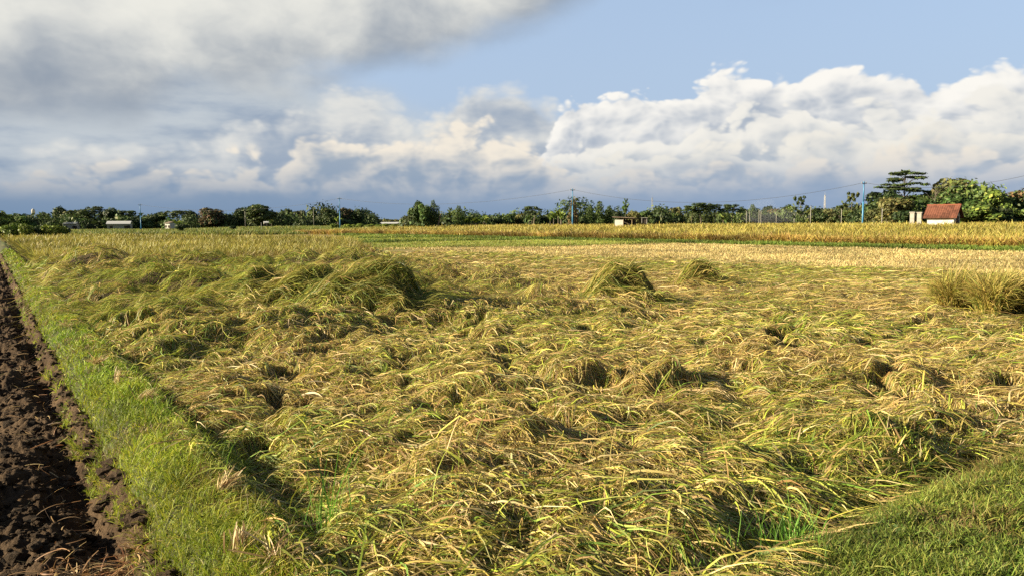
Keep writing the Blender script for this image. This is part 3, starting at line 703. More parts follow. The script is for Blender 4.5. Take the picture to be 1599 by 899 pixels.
def build_proto(kind, seed):                         # unit height 1, unit crown diameter 1 -> meshes (crown, trunk)
    rs = random.Random(seed * 31 + hash_kind(kind)); tb = Tubes()
    def limbs(c, zt, r0):
        for q in c[:7]:
            tb.add([(0, 0, zt), (q[0] * .45, q[1] * .45, zt + (q[2] - zt) * .6), q], [r0 * .55, r0 * .38, r0 * .12], 5)
    if kind in ('round', 'bright', 'dry', 'olive'):
        c, r = lobes(15, .15, .26, .24, .82, .33, .78, rs)
        lc = leaf_cloud(c, r, 4200, .038, {'round': DK, 'bright': MD, 'dry': BR[:2] + DK[:2], 'olive': OL}[kind], [3, 3, 2, 1.3][:len({'round': DK, 'bright': MD, 'dry': BR, 'olive': OL}[kind])])
        tb.add([(0, 0, -.03), (.01, .0, .2), (0, .01, .5)], [.034, .026, .014]); limbs(c, .3, .026)
    elif kind == 'broad':
        c, r = lobes(19, .14, .22, .32, .84, .42, .66, rs)
        lc = leaf_cloud(c, r, 5200, .032, DK, [3, 3, 2, 1.3])
        tb.add([(0, 0, -.03), (.015, .0, .25), (0, .01, .6)], [.036, .028, .014]); limbs(c, .32, .03)
    elif kind == 'tall':
        c, r = [], []
        for k in range(9):
            z = .2 + .76 * k / 8; w_ = .34 * (1 - ((k - 3) / 6.5) ** 2) * rs.uniform(.75, 1.1) + .06
            for q in range(2): c.append((rs.uniform(-.2, .2), rs.uniform(-.2, .2), z)); r.append((w_, w_, .10))
        lc = leaf_cloud(c, r, 3000, .028, MD, [3, 2, 3, .8]); tb.add([(0, 0, -.03), (0, .01, .5), (.01, 0, .92)], [.024, .018, .006])
    elif kind == 'brown_cone':
        c, r = [], []
        for k in range(8):
            z = .18 + .76 * k / 7; w_ = .46 * (1 - (max(k - 2, 0) / 7.2) ** 1.3) * rs.uniform(.8, 1.08); c.append((rs.uniform(-.06, .06), rs.uniform(-.06, .06), z)); r.append((w_, w_, .12))
        lc = leaf_cloud(c, r, 2600, .032, BR + OL, [3, 2, 3, 2, 2, 2, 2]); tb.add([(0, 0, -.03), (0, .01, .5), (.01, 0, .9)], [.024, .018, .006])
    elif kind == 'tier':                             # flat storeys of fine leaves on an open limb frame
        c, r = [], []
        for z, R_, n in ((.97, .26, 7), (.88, .38, 9), (.78, .43, 10), (.68, .45, 10), (.58, .40, 8), (.50, .30, 5)):
            for q in range(n):
                a = rs.uniform(0, 2 * pi); rr = R_ * math.sqrt(rs.random()); c.append((rr * cos(a), rr * sin(a), z + rs.uniform(-.025, .025) - rr * .10)); w_ = rs.uniform(.07, .14); r.append((w_, w_, .014))
        lc = leaf_cloud(c, r, 9000, .019, DK, [3, 3, 1, 2], 2.5, .1)
        tb.add([(0, 0, -.03), (.01, 0, .3), (0, .01, .62), (.01, 0, .94)], [.022, .018, .012, .004])
        for q in c[::2]: tb.add([(0, 0, q[2] - .2), (q[0] * .5, q[1] * .5, q[2] - .07), (q[0], q[1], q[2] - .01)], [.008, .006, .002], 4)
    elif kind == 'umbrella':
        c, r = [], []
        for z, R_, n in ((.93, .30, 8), (.85, .42, 11), (.76, .44, 11), (.66, .36, 6)):
            for q in range(n):
                a = rs.uniform(0, 2 * pi); rr = R_ * math.sqrt(rs.random()); c.append((rr * cos(a), rr * sin(a), z - rr * .16)); w_ = rs.uniform(.10, .17); r.append((w_, w_, .045))
        lc = leaf_cloud(c, r, 3600, .022, DK, [2, 3, 1, 2], 1.6, .2)
        for k in range(4):
            a = rs.uniform(0, 6); tb.add([(cos(a) * .05, sin(a) * .05, -.03), (cos(a) * .1, sin(a) * .1, .4), (cos(a) * .22, sin(a) * .22, .8)], [.014, .011, .005], 5)
    elif kind == 'sparse':                           # young teak: few big leaves in tufts on an open frame
        c, r = [], []
        for k in range(30):
            z = .25 + .74 * rs.random(); a = rs.uniform(0, 2 * pi); rr = .44 * math.sqrt(rs.random()) * (1.1 - .5 * z); c.append((rr * cos(a), rr * sin(a), z)); w_ = rs.uniform(.05, .10) * (1.35 - .6 * z); r.append((w_, w_, w_ * .6))
        lc = leaf_cloud(c, r, 1500, .038, [(.075, .10, .03), (.055, .08, .024), (.12, .14, .045)], [2, 2, 1], 1., .3)
        tb.add([(0, 0, -.03), (0, .01, .5), (.01, 0, .93)], [.016, .012, .004])
        for q in c[::2]: tb.add([(0, 0, max(.1, q[2] - .18)), q], [.006, .002], 4)
    elif kind == 'bare':
        c, r = lobes(7, .06, .12, .80, .97, .30, .6, rs)
        lc = leaf_cloud(c, r, 260, .020, OL, [1, 1, 1], 1., .1)
        tb.add([(0, 0, -.03), (.01, 0, .45), (0, .01, .80), (.0, 0, .95)], [.018, .015, .010, .003])
        for q in c: tb.add([(0, 0, .74), (q[0] * .5, q[1] * .5, q[2] - .08), q], [.008, .005, .002], 4)
        for k in range(10):
            a = rs.uniform(0, 6.3); z = rs.uniform(.55, .85); tb.add([(0, 0, z), (cos(a) * .2, sin(a) * .2, z + .08), (cos(a) * .36, sin(a) * .36, z + .2)], [.006, .004, .0015], 4)
    elif kind == 'shrub':
        c, r = lobes(11, .16, .27, .18, .74, .30, .8, rs)
        lc = leaf_cloud(c, r, 2600, .042, [(.17, .235, .035), (.24, .30, .05), (.11, .16, .025)], [3, 2, 2])
        for k in range(6):
            a = rs.uniform(0, 6); tb.add([(0, 0, -.03), (cos(a) * .12, sin(a) * .12, .3), (cos(a) * .28, sin(a) * .28, .65)], [.014, .011, .004], 5)
    elif kind == 'dark_shrub':
        c, r = lobes(11, .16, .27, .18, .74, .30, .8, rs)
        lc = leaf_cloud(c, r, 2600, .042, DK, [3, 2, 2, 1.5])
        for k in range(6):
            a = rs.uniform(0, 6); tb.add([(0, 0, -.03), (cos(a) * .12, sin(a) * .12, .3), (cos(a) * .28, sin(a) * .28, .65)], [.014, .011, .004], 5)
    return lc, tb
def hash_kind(k): return sum(ord(ch) * (i + 3) for i, ch in enumerate(k))
def frond_plant(kind, seed):                         # banana, palm, papaya: arching fronds from one stem
    rs = np.random.default_rng(seed + 900); A_ = Acc(); tb = Tubes()
    if kind == 'banana':
        for st_ in range(3):
            ox, oy, hh = rs.uniform(-.16, .16), rs.uniform(-.16, .16), rs.uniform(.42, .60)
            tb.add([(ox, oy, -.03), (ox * 1.1, oy * 1.1, hh * .6), (ox * 1.2, oy * 1.2, hh)], [.042, .034, .018], 7)
            n = 8; az_ = np.arange(n) * 2 * pi / n + rs.uniform(0, 6)
            A_.add(blades(np.tile([[ox * 1.2, oy * 1.2, hh - .02]], (n, 1)), az_, rs.uniform(.38, .60, n), rs.uniform(.12, .18, n), np.radians(rs.uniform(48, 86, n)), np.radians(rs.uniform(-60, 5, n)), 7, pick([(.13, .20, .035), (.19, .25, .05), (.09, .15, .03)], [2, 1, 1], n), rs.normal(0, .2, n), rs.normal(0, .5, n), tipw=.25))
    elif kind == 'palm':
        n = 42; tb.add([(0, 0, -.03), (.01, .01, .3), (0, .02, .58)], [.035, .030, .024], 7)
        A_.add(blades(np.tile([[0, .02, .56]], (n, 1)), rs.uniform(0, 6.3, n), rs.uniform(.32, .52, n), rs.uniform(.07, .12, n), np.radians(rs.uniform(10, 86, n)), np.radians(rs.uniform(-75, -10, n)), 6, pick(MD, [2, 2, 1, 1], n), rs.normal(0, .2, n), rs.normal(0, .6, n), tipw=.15))
    else:                                            # papaya
        n = 34; tb.add([(0, 0, -.03), (.01, .0, .4), (0, .01, .88)], [.022, .018, .012], 6)
        zz = rs.uniform(.55, .9, n); A_.add(blades(np.stack([np.zeros(n), np.zeros(n), zz], -1), rs.uniform(0, 6.3, n), rs.uniform(.22, .42, n), rs.uniform(.07, .13, n), np.radians(rs.uniform(0, 75, n)), np.radians(rs.uniform(-50, 10, n)), 4, pick(MD, [2, 2, 1, 1], n), rs.normal(0, .3, n), rs.normal(0, .6, n), tipw=.9, belly=.7))
    return A_, tb
def proto(kind, var):
    if (kind, var) not in PROTO:
        if kind in ('banana', 'palm', 'papaya'):
            A_, tb = frond_plant(kind, var); cm = A_.mesh('crown')
        else:
            lc, tb = build_proto(kind, var); cm = np_mesh('crown', *lc, smooth=False)
        cm.materials.append(M_CROWN); tm = tb.mesh('trunk'); tm.materials.append(M_BARK)
        PROTO[kind, var] = (cm, tm)
    return PROTO[kind, var]
NVAR = {'round': 4, 'broad': 3, 'shrub': 3, 'banana': 3, 'bright': 2}
GROUPS = {}
def tree(px, top, w, d, kind, label, name=None, cat='tree', group=None, sink=0., wid=1.):
    x, y, z = at(px, d); h = z_at(px, top, d) - z; W = w * d / F * wid * (1.30 if kind in ('round', 'broad', 'olive', 'dry', 'bright', 'umbrella', 'shrub', 'dark_shrub') else 1.1)
    k = rnd.randrange(NVAR.get(kind, 1)); cm, tm = proto(kind, k)
    nm = name or {'banana': 'banana_plant', 'palm': 'palm_tree', 'papaya': 'papaya_tree', 'shrub': 'bush', 'dark_shrub': 'bush', 'bare': 'bare_tree', 'tier': 'umbrella_tree', 'umbrella': 'umbrella_tree', 'sparse': 'young_tree'}.get(kind, 'broadleaf_tree')
    r_ = bpy.data.objects.new(nm, None); COL.objects.link(r_); r_.empty_display_size = .3
    r_.location = (x, y, z - sink); r_.rotation_euler = (0, 0, rnd.uniform(0, 6.28)); r_.scale = (W, W, h)
    for mn, me in (('crown', cm), ('trunk', tm)):
        o = bpy.data.objects.new(mn, me); COL.objects.link(o); o.parent = r_
        if mn == 'trunk': o.scale = (min(1., h / W * .8) if W > h else 1.,) * 2 + (1,)
    prop(r_, label, {'bush': 'bush', 'banana_plant': 'banana plant'}.get(nm, cat), group)
    return r_
FAR_L, FAR_R = 'trees of the far western treeline', 'trees of the hazy far treeline'
T_ = [
 # bushes and dark trees at the end of the grass bank
 (3, 327, 34, 120, 'bright', 'dark leafy tree cut by the photo edge, behind the pale bushes', 'trees behind the roadside bushes'),
 (27, 331, 40, 125, 'bright', 'dense dark green tree right behind the pale bush pair', 'trees behind the roadside bushes'),
 (44, 333, 22, 128, 'round', 'dark tree at the end of the bush clump, below the water tower', 'trees behind the roadside bushes'),
 (18, 345, 24, 108, 'shrub', 'big pale green bush in front of the dark leafy tree', 'bushes at the paddy end'),
 (41, 346, 17, 106, 'shrub', 'small round pale bush, second from the photo edge', 'bushes at the paddy end'),
 (60, 350, 20, 108, 'dark_shrub', 'dark low bush between the pale round bush and the lollipop treelet', 'bushes at the paddy end'),
 (71, 348, 18, 107, 'shrub', 'yellow green bush under the lollipop treelet', 'bushes at the paddy end'),
 (88, 349, 22, 110, 'shrub', 'wide light bush right of the lollipop treelet', 'bushes at the paddy end'),
 (102, 353, 14, 112, 'dark_shrub', 'lowest bush, last of the clump before open paddy', 'bushes at the paddy end'),
 (79, 339, 12, 112, 'bright', 'little lollipop treelet with round yellow green head above the bushes', None),
 # far treeline, from the water tower to the gap
 (70, 329, 18, 320, 'round', 'small round tree directly beside the white water tower', FAR_L),
 (90, 323, 22, 330, 'round', 'dark domed tree, second past the white water tower', FAR_L),
 (107, 334, 18, 330, 'olive', 'short olive tree in the dip past the domed tree', FAR_L),
 (127, 325, 36, 310, 'broad', 'very wide dark tree ahead of the white roofed barn', FAR_L),
 (148, 320, 22, 330, 'umbrella', 'flat topped tree rising behind the very wide dark tree', FAR_L),
 (165, 330, 16, 330, 'olive', 'low olive tree above the near end of the white barn', FAR_L),
 (177, 322, 24, 320, 'round', 'tall round tree standing over the white barn', FAR_L),
 (198, 327, 24, 320, 'umbrella', 'open flat tree over the far end of the white barn', FAR_L),
 (213, 335, 18, 310, 'round', 'low dark tree behind the blue pole with the blue box', FAR_L),
 (231, 335, 20, 310, 'round', 'low dark tree just past the blue pole with the box', FAR_L),
 (250, 331, 20, 315, 'round', 'round dark tree, second past the blue pole with the box', FAR_L),
 (276, 327, 32, 310, 'umbrella', 'wide open layered tree above the white cottage', FAR_L),
 (301, 329, 18, 315, 'round', 'dark tree between the layered tree and the rusty topped one', FAR_L),
 (330, 323, 36, 305, 'dry', 'broad tree with rusty brown top in the far treeline', FAR_L),
 (353, 332, 20, 315, 'round', 'small dark tree right beside the rusty topped tree', FAR_L),
 (373, 321, 22, 310, 'round', 'tall narrow dark tree before the tallest dome of the far treeline', FAR_L),
 (404, 317, 42, 300, 'broad', 'tallest and widest dome of the far treeline', FAR_L),
 (428, 331, 20, 315, 'olive', 'olive tree in the dip after the tallest dome', FAR_L),
 (446, 323, 22, 310, 'round', 'dark peaked tree, second after the tallest dome', FAR_L),
 (468, 328, 20, 315, 'olive', 'pale green tree, third after the tallest dome', FAR_L),
 (490, 326, 24, 310, 'bright', 'green round tree, fourth after the tallest dome', FAR_L),
 (515, 325, 26, 305, 'round', 'big dark tree left of the second blue pole', FAR_L),
 (541, 323, 24, 310, 'dry', 'brownish tree just right of the second blue pole', FAR_L),
 (559, 324, 22, 310, 'round', 'last high dark tree before the treeline drops', FAR_L),
 (574, 338, 18, 330, 'round', 'first low tree where the treeline drops', FAR_L),
 (590, 342, 16, 420, 'olive', 'tiny hazy tree in the gap, nearest the drop', FAR_L),
 (606, 341, 18, 420, 'round', 'tiny dark tree in the middle of the treeline gap', FAR_L),
 (622, 343, 16, 420, 'olive', 'tiny pale tree in the gap near the bright tree pair', FAR_L),
 # middle grove
 (640, 336, 24, 160, 'olive', 'grey green low tree at the foot of the bright tree pair', 'trees of the middle grove'),
 (653, 310, 24, 150, 'bright', 'tallest dark green tree of the middle grove', 'trees of the middle grove'),
 (666, 318, 24, 146, 'bright', 'yellow green tree leaning on the tallest of the middle grove', 'trees of the middle grove'),
 (678, 315, 15, 150, 'tall', 'slim tree finishing the bright pair of the middle grove', 'trees of the middle grove'),
 (695, 338, 20, 155, 'dark_shrub', 'dark thicket behind the leaning bare trunk', 'bushes of the middle grove'),
 (715, 323, 17, 148, 'tall', 'slender tree on a pale stem before the banana row', 'trees of the middle grove'),
 (703, 327, 14, 146, 'papaya', 'ragged drooping plant beside the slender pale stemmed tree', None),
 (728, 336, 20, 150, 'banana', 'banana plant nearest the slender pale stemmed tree', 'banana plants of the middle grove'),
 (743, 335, 20, 148, 'banana', 'second banana plant of the row', 'banana plants of the middle grove'),
 (758, 334, 22, 150, 'banana', 'third and tallest banana plant of the row', 'banana plants of the middle grove'),
 (774, 337, 24, 152, 'dark_shrub', 'dark bush closing the banana row', 'bushes of the middle grove'),
 (794, 333, 28, 156, 'bright', 'wide green tree with flat top after the banana row', 'trees of the middle grove'),
 (814, 334, 26, 158, 'olive', 'olive hedge like tree before the round topped tree', 'trees of the middle grove'),
 (832, 320, 26, 152, 'umbrella', 'round topped tree on a thin clear trunk', 'trees of the middle grove'),
 (826, 331, 16, 140, 'palm', 'small palm in front of the round topped tree', None),
 (850, 336, 26, 156, 'dark_shrub', 'dark bush right of the round topped tree', 'bushes of the middle grove'),
 (862, 327, 18, 142, 'banana', 'banana plant with upright leaves before the third blue pole', 'banana plants of the middle grove'),
 (873, 322, 20, 144, 'banana', 'tall banana plant closest to the brown conical tree', 'banana plants of the middle grove'),
 (896, 312, 20, 146, 'brown_cone', 'brown conical tree behind the third blue pole', 'trees of the middle grove'),
 (908, 338, 22, 150, 'dark_shrub', 'dark bush right of the brown conical tree', 'bushes of the middle grove'),
 (920, 322, 16, 146, 'tall', 'pale slim tree, first past the brown conical tree', 'trees of the middle grove'),
 (936, 317, 18, 146, 'tall', 'taller slim tree, second past the brown conical tree', 'trees of the middle grove'),
 (951, 323, 16, 148, 'tall', 'third slim tree past the brown conical tree, behind the shack roof', 'trees of the middle grove'),
 (964, 327, 20, 152, 'round', 'dark round tree rising over the field shack', 'trees of the middle grove'),
 (977, 314, 16, 144, 'papaya', 'spiky tall plant standing over the field shack', None),
 (990, 329, 22, 152, 'olive', 'olive tree between field shack and concrete privy', 'trees of the middle grove'),
 (1008, 327, 30, 158, 'bright', 'flat green tree behind the concrete privy', 'trees of the middle grove'),
 # far line on the other side
 (1029, 323, 18, 330, 'round', 'round hazy tree beside the thin lattice mast', FAR_R),
 (1045, 330, 20, 340, 'round', 'low hazy tree, second past the lattice mast', FAR_R),
 (1055, 323, 20, 340, 'olive', 'domed hazy tree just before the umbrella grove', FAR_R),
 (1078, 319, 26, 300, 'umbrella', 'first umbrella crowned tree of the far grove', 'umbrella trees of the far grove'),
 (1096, 315, 32, 300, 'umbrella', 'middle and highest umbrella tree of the far grove', 'umbrella trees of the far grove'),
 (1114, 317, 26, 305, 'umbrella', 'third umbrella tree of the far grove', 'umbrella trees of the far grove'),
 (1141, 317, 30, 310, 'umbrella', 'separate wide umbrella tree past the far grove', 'umbrella trees of the far grove'),
 (1129, 334, 20, 190, 'palm', 'bushy palm standing alone in the golden paddy', None),
 (1160, 325, 20, 330, 'round', 'dark tree just past the separate umbrella tree', FAR_R),
 (1176, 321, 16, 330, 'tall', 'thin upright tree in front of the smoke', FAR_R),
 (1197, 318, 20, 360, 'round', 'dark tree rising through the smoke', FAR_R),
 (1216, 325, 34, 350, 'dry', 'rust brown tree past the smoke', FAR_R),
 (1233, 321, 22, 360, 'round', 'dark round tree behind the ragged young teak', FAR_R),
 (1277, 322, 20, 340, 'round', 'round tree at the foot of the white mast', FAR_R),
 (1295, 326, 24, 330, 'olive', 'olive tree right past the white mast', FAR_R),
 (1181, 334, 24, 340, 'olive', 'low pale tree inside the smoke', FAR_R),
 (1249, 308, 28, 170, 'sparse', 'ragged open young tree with sky showing through', 'ragged young trees'),
 (1263, 328, 20, 175, 'sparse', 'shorter ragged tree touching the first white post', 'ragged young trees'),
 (1280, 330, 22, 172, 'dark_shrub', 'dark bush below the white mast', None),
 (1310, 322, 24, 165, 'sparse', 'ragged tree left of the last blue pole pair', 'ragged young trees'),
 (1329, 302, 28, 158, 'sparse', 'tallest ragged tree, next to the blue pole by the forest', 'ragged young trees'),
 (1352, 318, 22, 150, 'olive', 'olive tree behind the blue pole by the forest', 'trees of the forest by the hut'),
 # forest by the hut
 (1376, 290, 54, 142, 'round', 'dark spreading tree with bare lower limbs at the forest edge', 'trees of the forest by the hut'),
 (1411, 267, 74, 150, 'tier', 'tall tiered umbrella tree rising above the forest', 'trees of the forest by the hut'),
 (1395, 307, 42, 136, 'olive', 'olive green tree below the tiered umbrella tree', 'trees of the forest by the hut'),
 (1433, 298, 60, 145, 'round', 'very dark tree left of the bare trunk', 'trees of the forest by the hut'),
 (1362, 326, 26, 138, 'olive', 'small olive tree at the foot of the forest, nearest the pole', 'trees of the forest by the hut'),
 (1414, 326, 34, 132, 'dark_shrub', 'dark undergrowth bush behind the concrete pillars', None),
 (1459, 289, 30, 140, 'bare', 'thin bare trunk with a feathery top above the red roof', 'trees of the forest by the hut'),
 (1489, 277, 60, 150, 'olive', 'highest olive crown behind the red roofed hut', 'trees of the forest by the hut'),
 (1490, 294, 60, 138, 'bright', 'bright green tree filling the space over the red roof', 'trees of the forest by the hut'),
 (1540, 289, 52, 142, 'bright', 'round green tree right of the red roofed hut', 'trees of the forest by the hut'),
 (1567, 306, 36, 146, 'round', 'dark tree beyond the round green one by the hut', 'trees of the forest by the hut'),
 (1525, 316, 58, 124, 'bright', 'low wide green tree just behind the hut gable', 'trees of the forest by the hut'),
 (1561, 320, 40, 126, 'round', 'low dark tree, second past the hut gable', 'trees of the forest by the hut'),
 (1592, 293, 44, 150, 'dry', 'brownish tall tree at the photo edge past the hut', 'trees of the forest by the hut'),
 (1588, 319, 44, 128, 'bright', 'low green tree at the photo edge past the hut', 'trees of the forest by the hut'),
 # scattered plants on the far paddies
 (281, 348, 16, 185, 'dark_shrub', 'dark bush alone on the paddy beneath the ragged plant', None),
 (281, 343, 22, 230, 'banana', 'ragged banana plant rising behind the lone dark bush', None),
 (424, 341, 13, 230, 'palm', 'little palm on the paddy before the tallest dome', None),
 (529, 337, 14, 190, 'banana', 'banana plant at the foot of the second blue pole', None),
 (364, 352, 10, 220, 'dark_shrub', 'tiny dark bush on the paddy below the tall narrow tree', None),
]
for k, px in enumerate((523, 541, 552, 564, 577, 590, 604, 618, 633)):
    T_.append((px, 348 + (k * 7 % 3), 15, 182 + k % 3 * 3, 'shrub', '%s round bush in the clipped row running from the second blue pole' % ('first', 'second', 'third', 'fourth', 'fifth', 'sixth', 'seventh', 'eighth', 'ninth')[k], 'bushes in the clipped row'))
for px, top, w, d, kind, lab, grp in T_: tree(px, top, w, d, kind, lab, group=grp)
# trees beyond the frame on both sides, for other viewpoints: not needed

# low growth that runs on between the trunks
def thicket(px0, px1, d, h, n, cols, label, leaf=.3, wob=12):
    c, r = [], []
    for px in np.arange(px0, px1, 4.):
        dd = d + rng.normal(0, wob); x, y, z = at(px + rng.normal(0, 2), dd); H = h * math.exp(rng.normal(0, .25)); c.append((x, y, z + H * .45)); r.append((H * .8, H * .8, H * .62))
    v, f, cl = leaf_cloud(c, r, n, leaf, cols, [3, 3, 2, 1.3, 2, 1][:len(cols)], 1., .3)
    prop(link_mesh('undergrowth', np_mesh('undergrowth', v, f, cl, False), M_CROWN), label, 'undergrowth', kind='stuff')
thicket(-60, 585, 318, 4.4, 42000, DK, 'dark undergrowth filling the foot of the far treeline', .45)
thicket(575, 680, 430, 3.0, 6000, OL, 'hazy low growth along the treeline gap', .5)
thicket(632, 1035, 163, 2.6, 34000, DK + MD[:1], 'dense bushes at the back of the middle grove', .26, 5)
thicket(1010, 1360, 350, 5.0, 34000, DK, 'dark low wood under the hazy far trees', .5)
thicket(1360, 1470, 147, 3.0, 12000, DK, 'dark leafy wall of the forest edge beside the hut', .3, 4)
thicket(1365, 1640, 150, 3.7, 30000, DK[:2] + MD, 'mid height leaves closing the gaps between the forest trees', .3, 4)
thicket(1340, 1680, 152, 3.2, 28000, DK, 'deep undergrowth of the forest by the hut', .3, 5)
# ================================================================ posts, poles, wires
M_BLUE = flat_mat('blue_paint', (.06, .22, .40), .45, vary=.15, nscale=2.)
M_GREYMETAL = flat_mat('grey_steel', (.28, .29, .30), .5, vary=.2)
M_CABLE = flat_mat('black_cable', (.05, .055, .065), .6, vary=.1)
M_CONC = flat_mat('concrete', (.36, .335, .29), .85, vary=.35, nscale=3.)
M_WHITE = flat_mat('white_wash', (.56, .53, .47), .8, vary=.34, nscale=1.6)
M_DARKWOOD = flat_mat('dark_wood', (.055, .042, .032), .85, vary=.4, nscale=8.)
M_WOOD = flat_mat('weathered_wood', (.22, .16, .10), .85, vary=.4, nscale=8.)
M_TIN = flat_mat('rusty_sheet', (.20, .15, .11), .7, vary=.45, nscale=4.)
M_PALEROOF = flat_mat('pale_sheet_roof', (.55, .55, .54), .55, vary=.15)
def tubes_obj(name, parts, mat, parent=None):
    tb = Tubes()
    for p in parts: tb.add(*p)
    return link_mesh(name, tb.mesh(name), mat, parent)
def capped(x, y, z0, z1, r0, r1=None, seg=10):       # a closed post
    r1 = r0 if r1 is None else r1
    return ([(x, y, z0), (x, y, z0 + .0005), (x, y, z1 - .0005), (x, y, z1)], [.0005, r0, r1, .0005], seg)
def bm_boxes(name, boxes, mat, parent=None, bevel=.01):
    bm = bmesh.new()
    for (c, sz, *rot) in boxes:
        q = bmesh.ops.create_cube(bm, size=1.0)['verts']
        mx = Matrix.Translation(c) @ (rot[0] if rot else Matrix.Identity(4)) @ Matrix.Diagonal((*sz, 1))
        bmesh.ops.transform(bm, matrix=mx, verts=q)
    if bevel: bmesh.ops.bevel(bm, geom=bm.edges[:], offset=bevel, segments=2, affect='EDGES')
    me = bpy.data.meshes.new(name); bm.to_mesh(me); bm.free()
    return link_mesh(name, me, mat, parent)
def empty(name, loc, rz=0., label=None, cat=None, group=None):
    o = bpy.data.objects.new(name, None); COL.objects.link(o); o.location = loc; o.rotation_euler = (0, 0, rz); o.empty_display_size = .3
    return prop(o, label, cat, group)
POLES = [(220, 319, 232, 'slim blue steel pole with a blue box at its foot, before the far treeline'),
         (531, 309, 186, 'blue steel pole at the start of the clipped bush row'),
         (894, 295, 141, 'blue steel pole in front of the brown conical tree'),
         (1347, 284, 122, 'thick blue steel pole beside the forest near the hut')]
tops = []
for px, top, d, lab in POLES:
    x, y, z = at(px, d); h = z_at(px, top, d) - z
    p = empty('power_pole', (x, y, z), radians(20), lab, 'power pole', 'blue power poles across the paddies')
    tubes_obj('lower_shaft', [capped(0, 0, -.2, h * .58, .135, .125)], M_BLUE, p)
    tubes_obj('upper_shaft', [capped(0, 0, h * .58 - .05, h, .095, .08)], M_BLUE, p)
    bm_boxes('crossarm', [((0, 0, h - .25), (1.0, .09, .10))], M_GREYMETAL, p)
    for q in (-.42, 0.0, .42): tubes_obj('insulator', [capped(q, 0, h - .195 if q else h + .001, h - .02 if q else h + .16, .05, .03)], M_CONC, p)
    if px == 220: bm_boxes('meter_box', [((.0, -.35, .55), (.55, .40, 1.1))], M_BLUE, p, .02)
    tops.append(np.array([x, y, z + h]))
def wire(a, b, sag, label, dz=0.):
    a, b = np.array(a) + (0, 0, dz), np.array(b) + (0, 0, dz); u = np.linspace(0, 1, 33)
    p = a + (b - a) * u[:, None]; p[:, 2] -= sag * 4 * u * (1 - u)
    o = tubes_obj('power_cable', [(p, [.022] * 33, 5)], M_CABLE); prop(o, label, 'cable', 'cables between the blue poles')
wire(tops[0], tops[1], 2.2, 'faint sagging cable between the boxed blue pole and the bush row pole', -.16)
wire(tops[1], tops[2], 2.0, 'sagging cable passing above the bright tree pair', -.16)
wire(tops[2], tops[3], 2.6, 'long sagging cable over the golden paddy and field shack', -.16)
E4 = at(1660, 118); wire(tops[3], (E4[0], E4[1], E4[2] + 8.2), 1.6, 'cable running from the thick blue pole into the forest', -.16)
WP = [(1165.5, 330, 205), (1170.5, 331, 208), (1185, 328, 195), (1188, 330, 199), (1212, 334, 210), (1265.5, 322, 165), (1313.6, 327, 160), (1240, 334, 200), (490, 326, 240), (383, 330, 240), (408, 348, 200), (1377, 326, 125)]
WL = ['first of the white concrete posts near the smoke', 'second white concrete post near the smoke, close to the first', 'tallest white post standing in the smoke', 'white post right behind the tallest smoke post',
      'short white post past the smoke', 'white post beside the shorter ragged tree', 'white post with a small cap before the tallest ragged tree', 'short white post left of the ragged open tree',
      'thin grey post standing before the green round treeline tree', 'thin grey post before the tall narrow treeline tree', 'low pale stake on the green far paddy', 'thin grey post under the dark forest edge tree']
for (px, top, d), lab in zip(WP, WL):
    x, y, z = at(px, d); h = z_at(px, top, d) - z
    p = empty('concrete_post', (x, y, z), .3, lab, 'post', 'posts on the far paddies')
    tubes_obj('shaft', [capped(0, 0, -.2, h, .065, .055, 8)], M_CONC, p)
    bm_boxes('cap', [((0, 0, h + .04), (.34, .10, .08))], M_CONC, p, .01)

# ================================================================ buildings
def roof_tiles(name, L, D, rise, z0, ov, mat, parent, side):   # one pitched face with rows of curved tiles
    run = D / 2 + ov; nL, nD = 92, 52
    u, v = np.meshgrid(np.linspace(-L / 2 - ov, L / 2 + ov, nL), np.linspace(0, 1, nD), indexing='ij')
    drop = ov * rise / (D / 2)
    yy = -side * run * (1 - v); zz = z0 - drop + (rise + drop) * v
    row = (v * 13) % 1
    zz = zz + .035 * np.abs(np.sin(u * pi / .22)) + .045 * (1 - row) + .03 * fbm(u, v * run, .8, 2, .5, 140)
    top = np.stack([u, yy, zz + .04], -1).reshape(-1, 3); bot = np.stack([u, yy, z0 - drop + (rise + drop) * v - .05], -1).reshape(-1, 3)
    f = grid_faces(nL, nD); f = f if side > 0 else f[:, ::-1]
    n = nL * nD; i = np.arange(n).reshape(nL, nD)
    rimv = np.concatenate([i[:, 0], i[-1, 1:], i[:-1, -1][::-1], i[0, 1:-1][::-1]]); r2 = np.roll(rimv, -1)
    sidef = np.stack([rimv, r2, r2 + n, rimv + n], -1)
    rn = .70 + .55 * vnoise(np.floor(u / .22) * 3.1 + 7, np.floor(v * 13) * 5.3 + side * 9, 141); rn = rn * (1 - .35 * sms(fbm(u, v * run, .7, 3, .5, 142), .1, .7))
    tcol = np.array([.165, .062, .038]) * rn.reshape(-1, 1)
    return link_mesh(name, np_mesh(name, np.concatenate([top, bot]), [f, f[:, ::-1] + n, sidef], np.concatenate([tcol, tcol * .8]), False), mat, parent)
M_TILE = tint_mat('clay_tile', .8, 9., .3, .02, .25, .3)
x, y, z = at(1473, 94)
hut = empty('field_hut', (x, y, z), radians(-44), 'small white hut with a red clay tile roof by the forest edge', 'hut')
L_, D_ = 2.55, 2.3; zw = z_at(1471, 336.3, 94) - z; zr = z_at(1471, 321.5, 94) - z
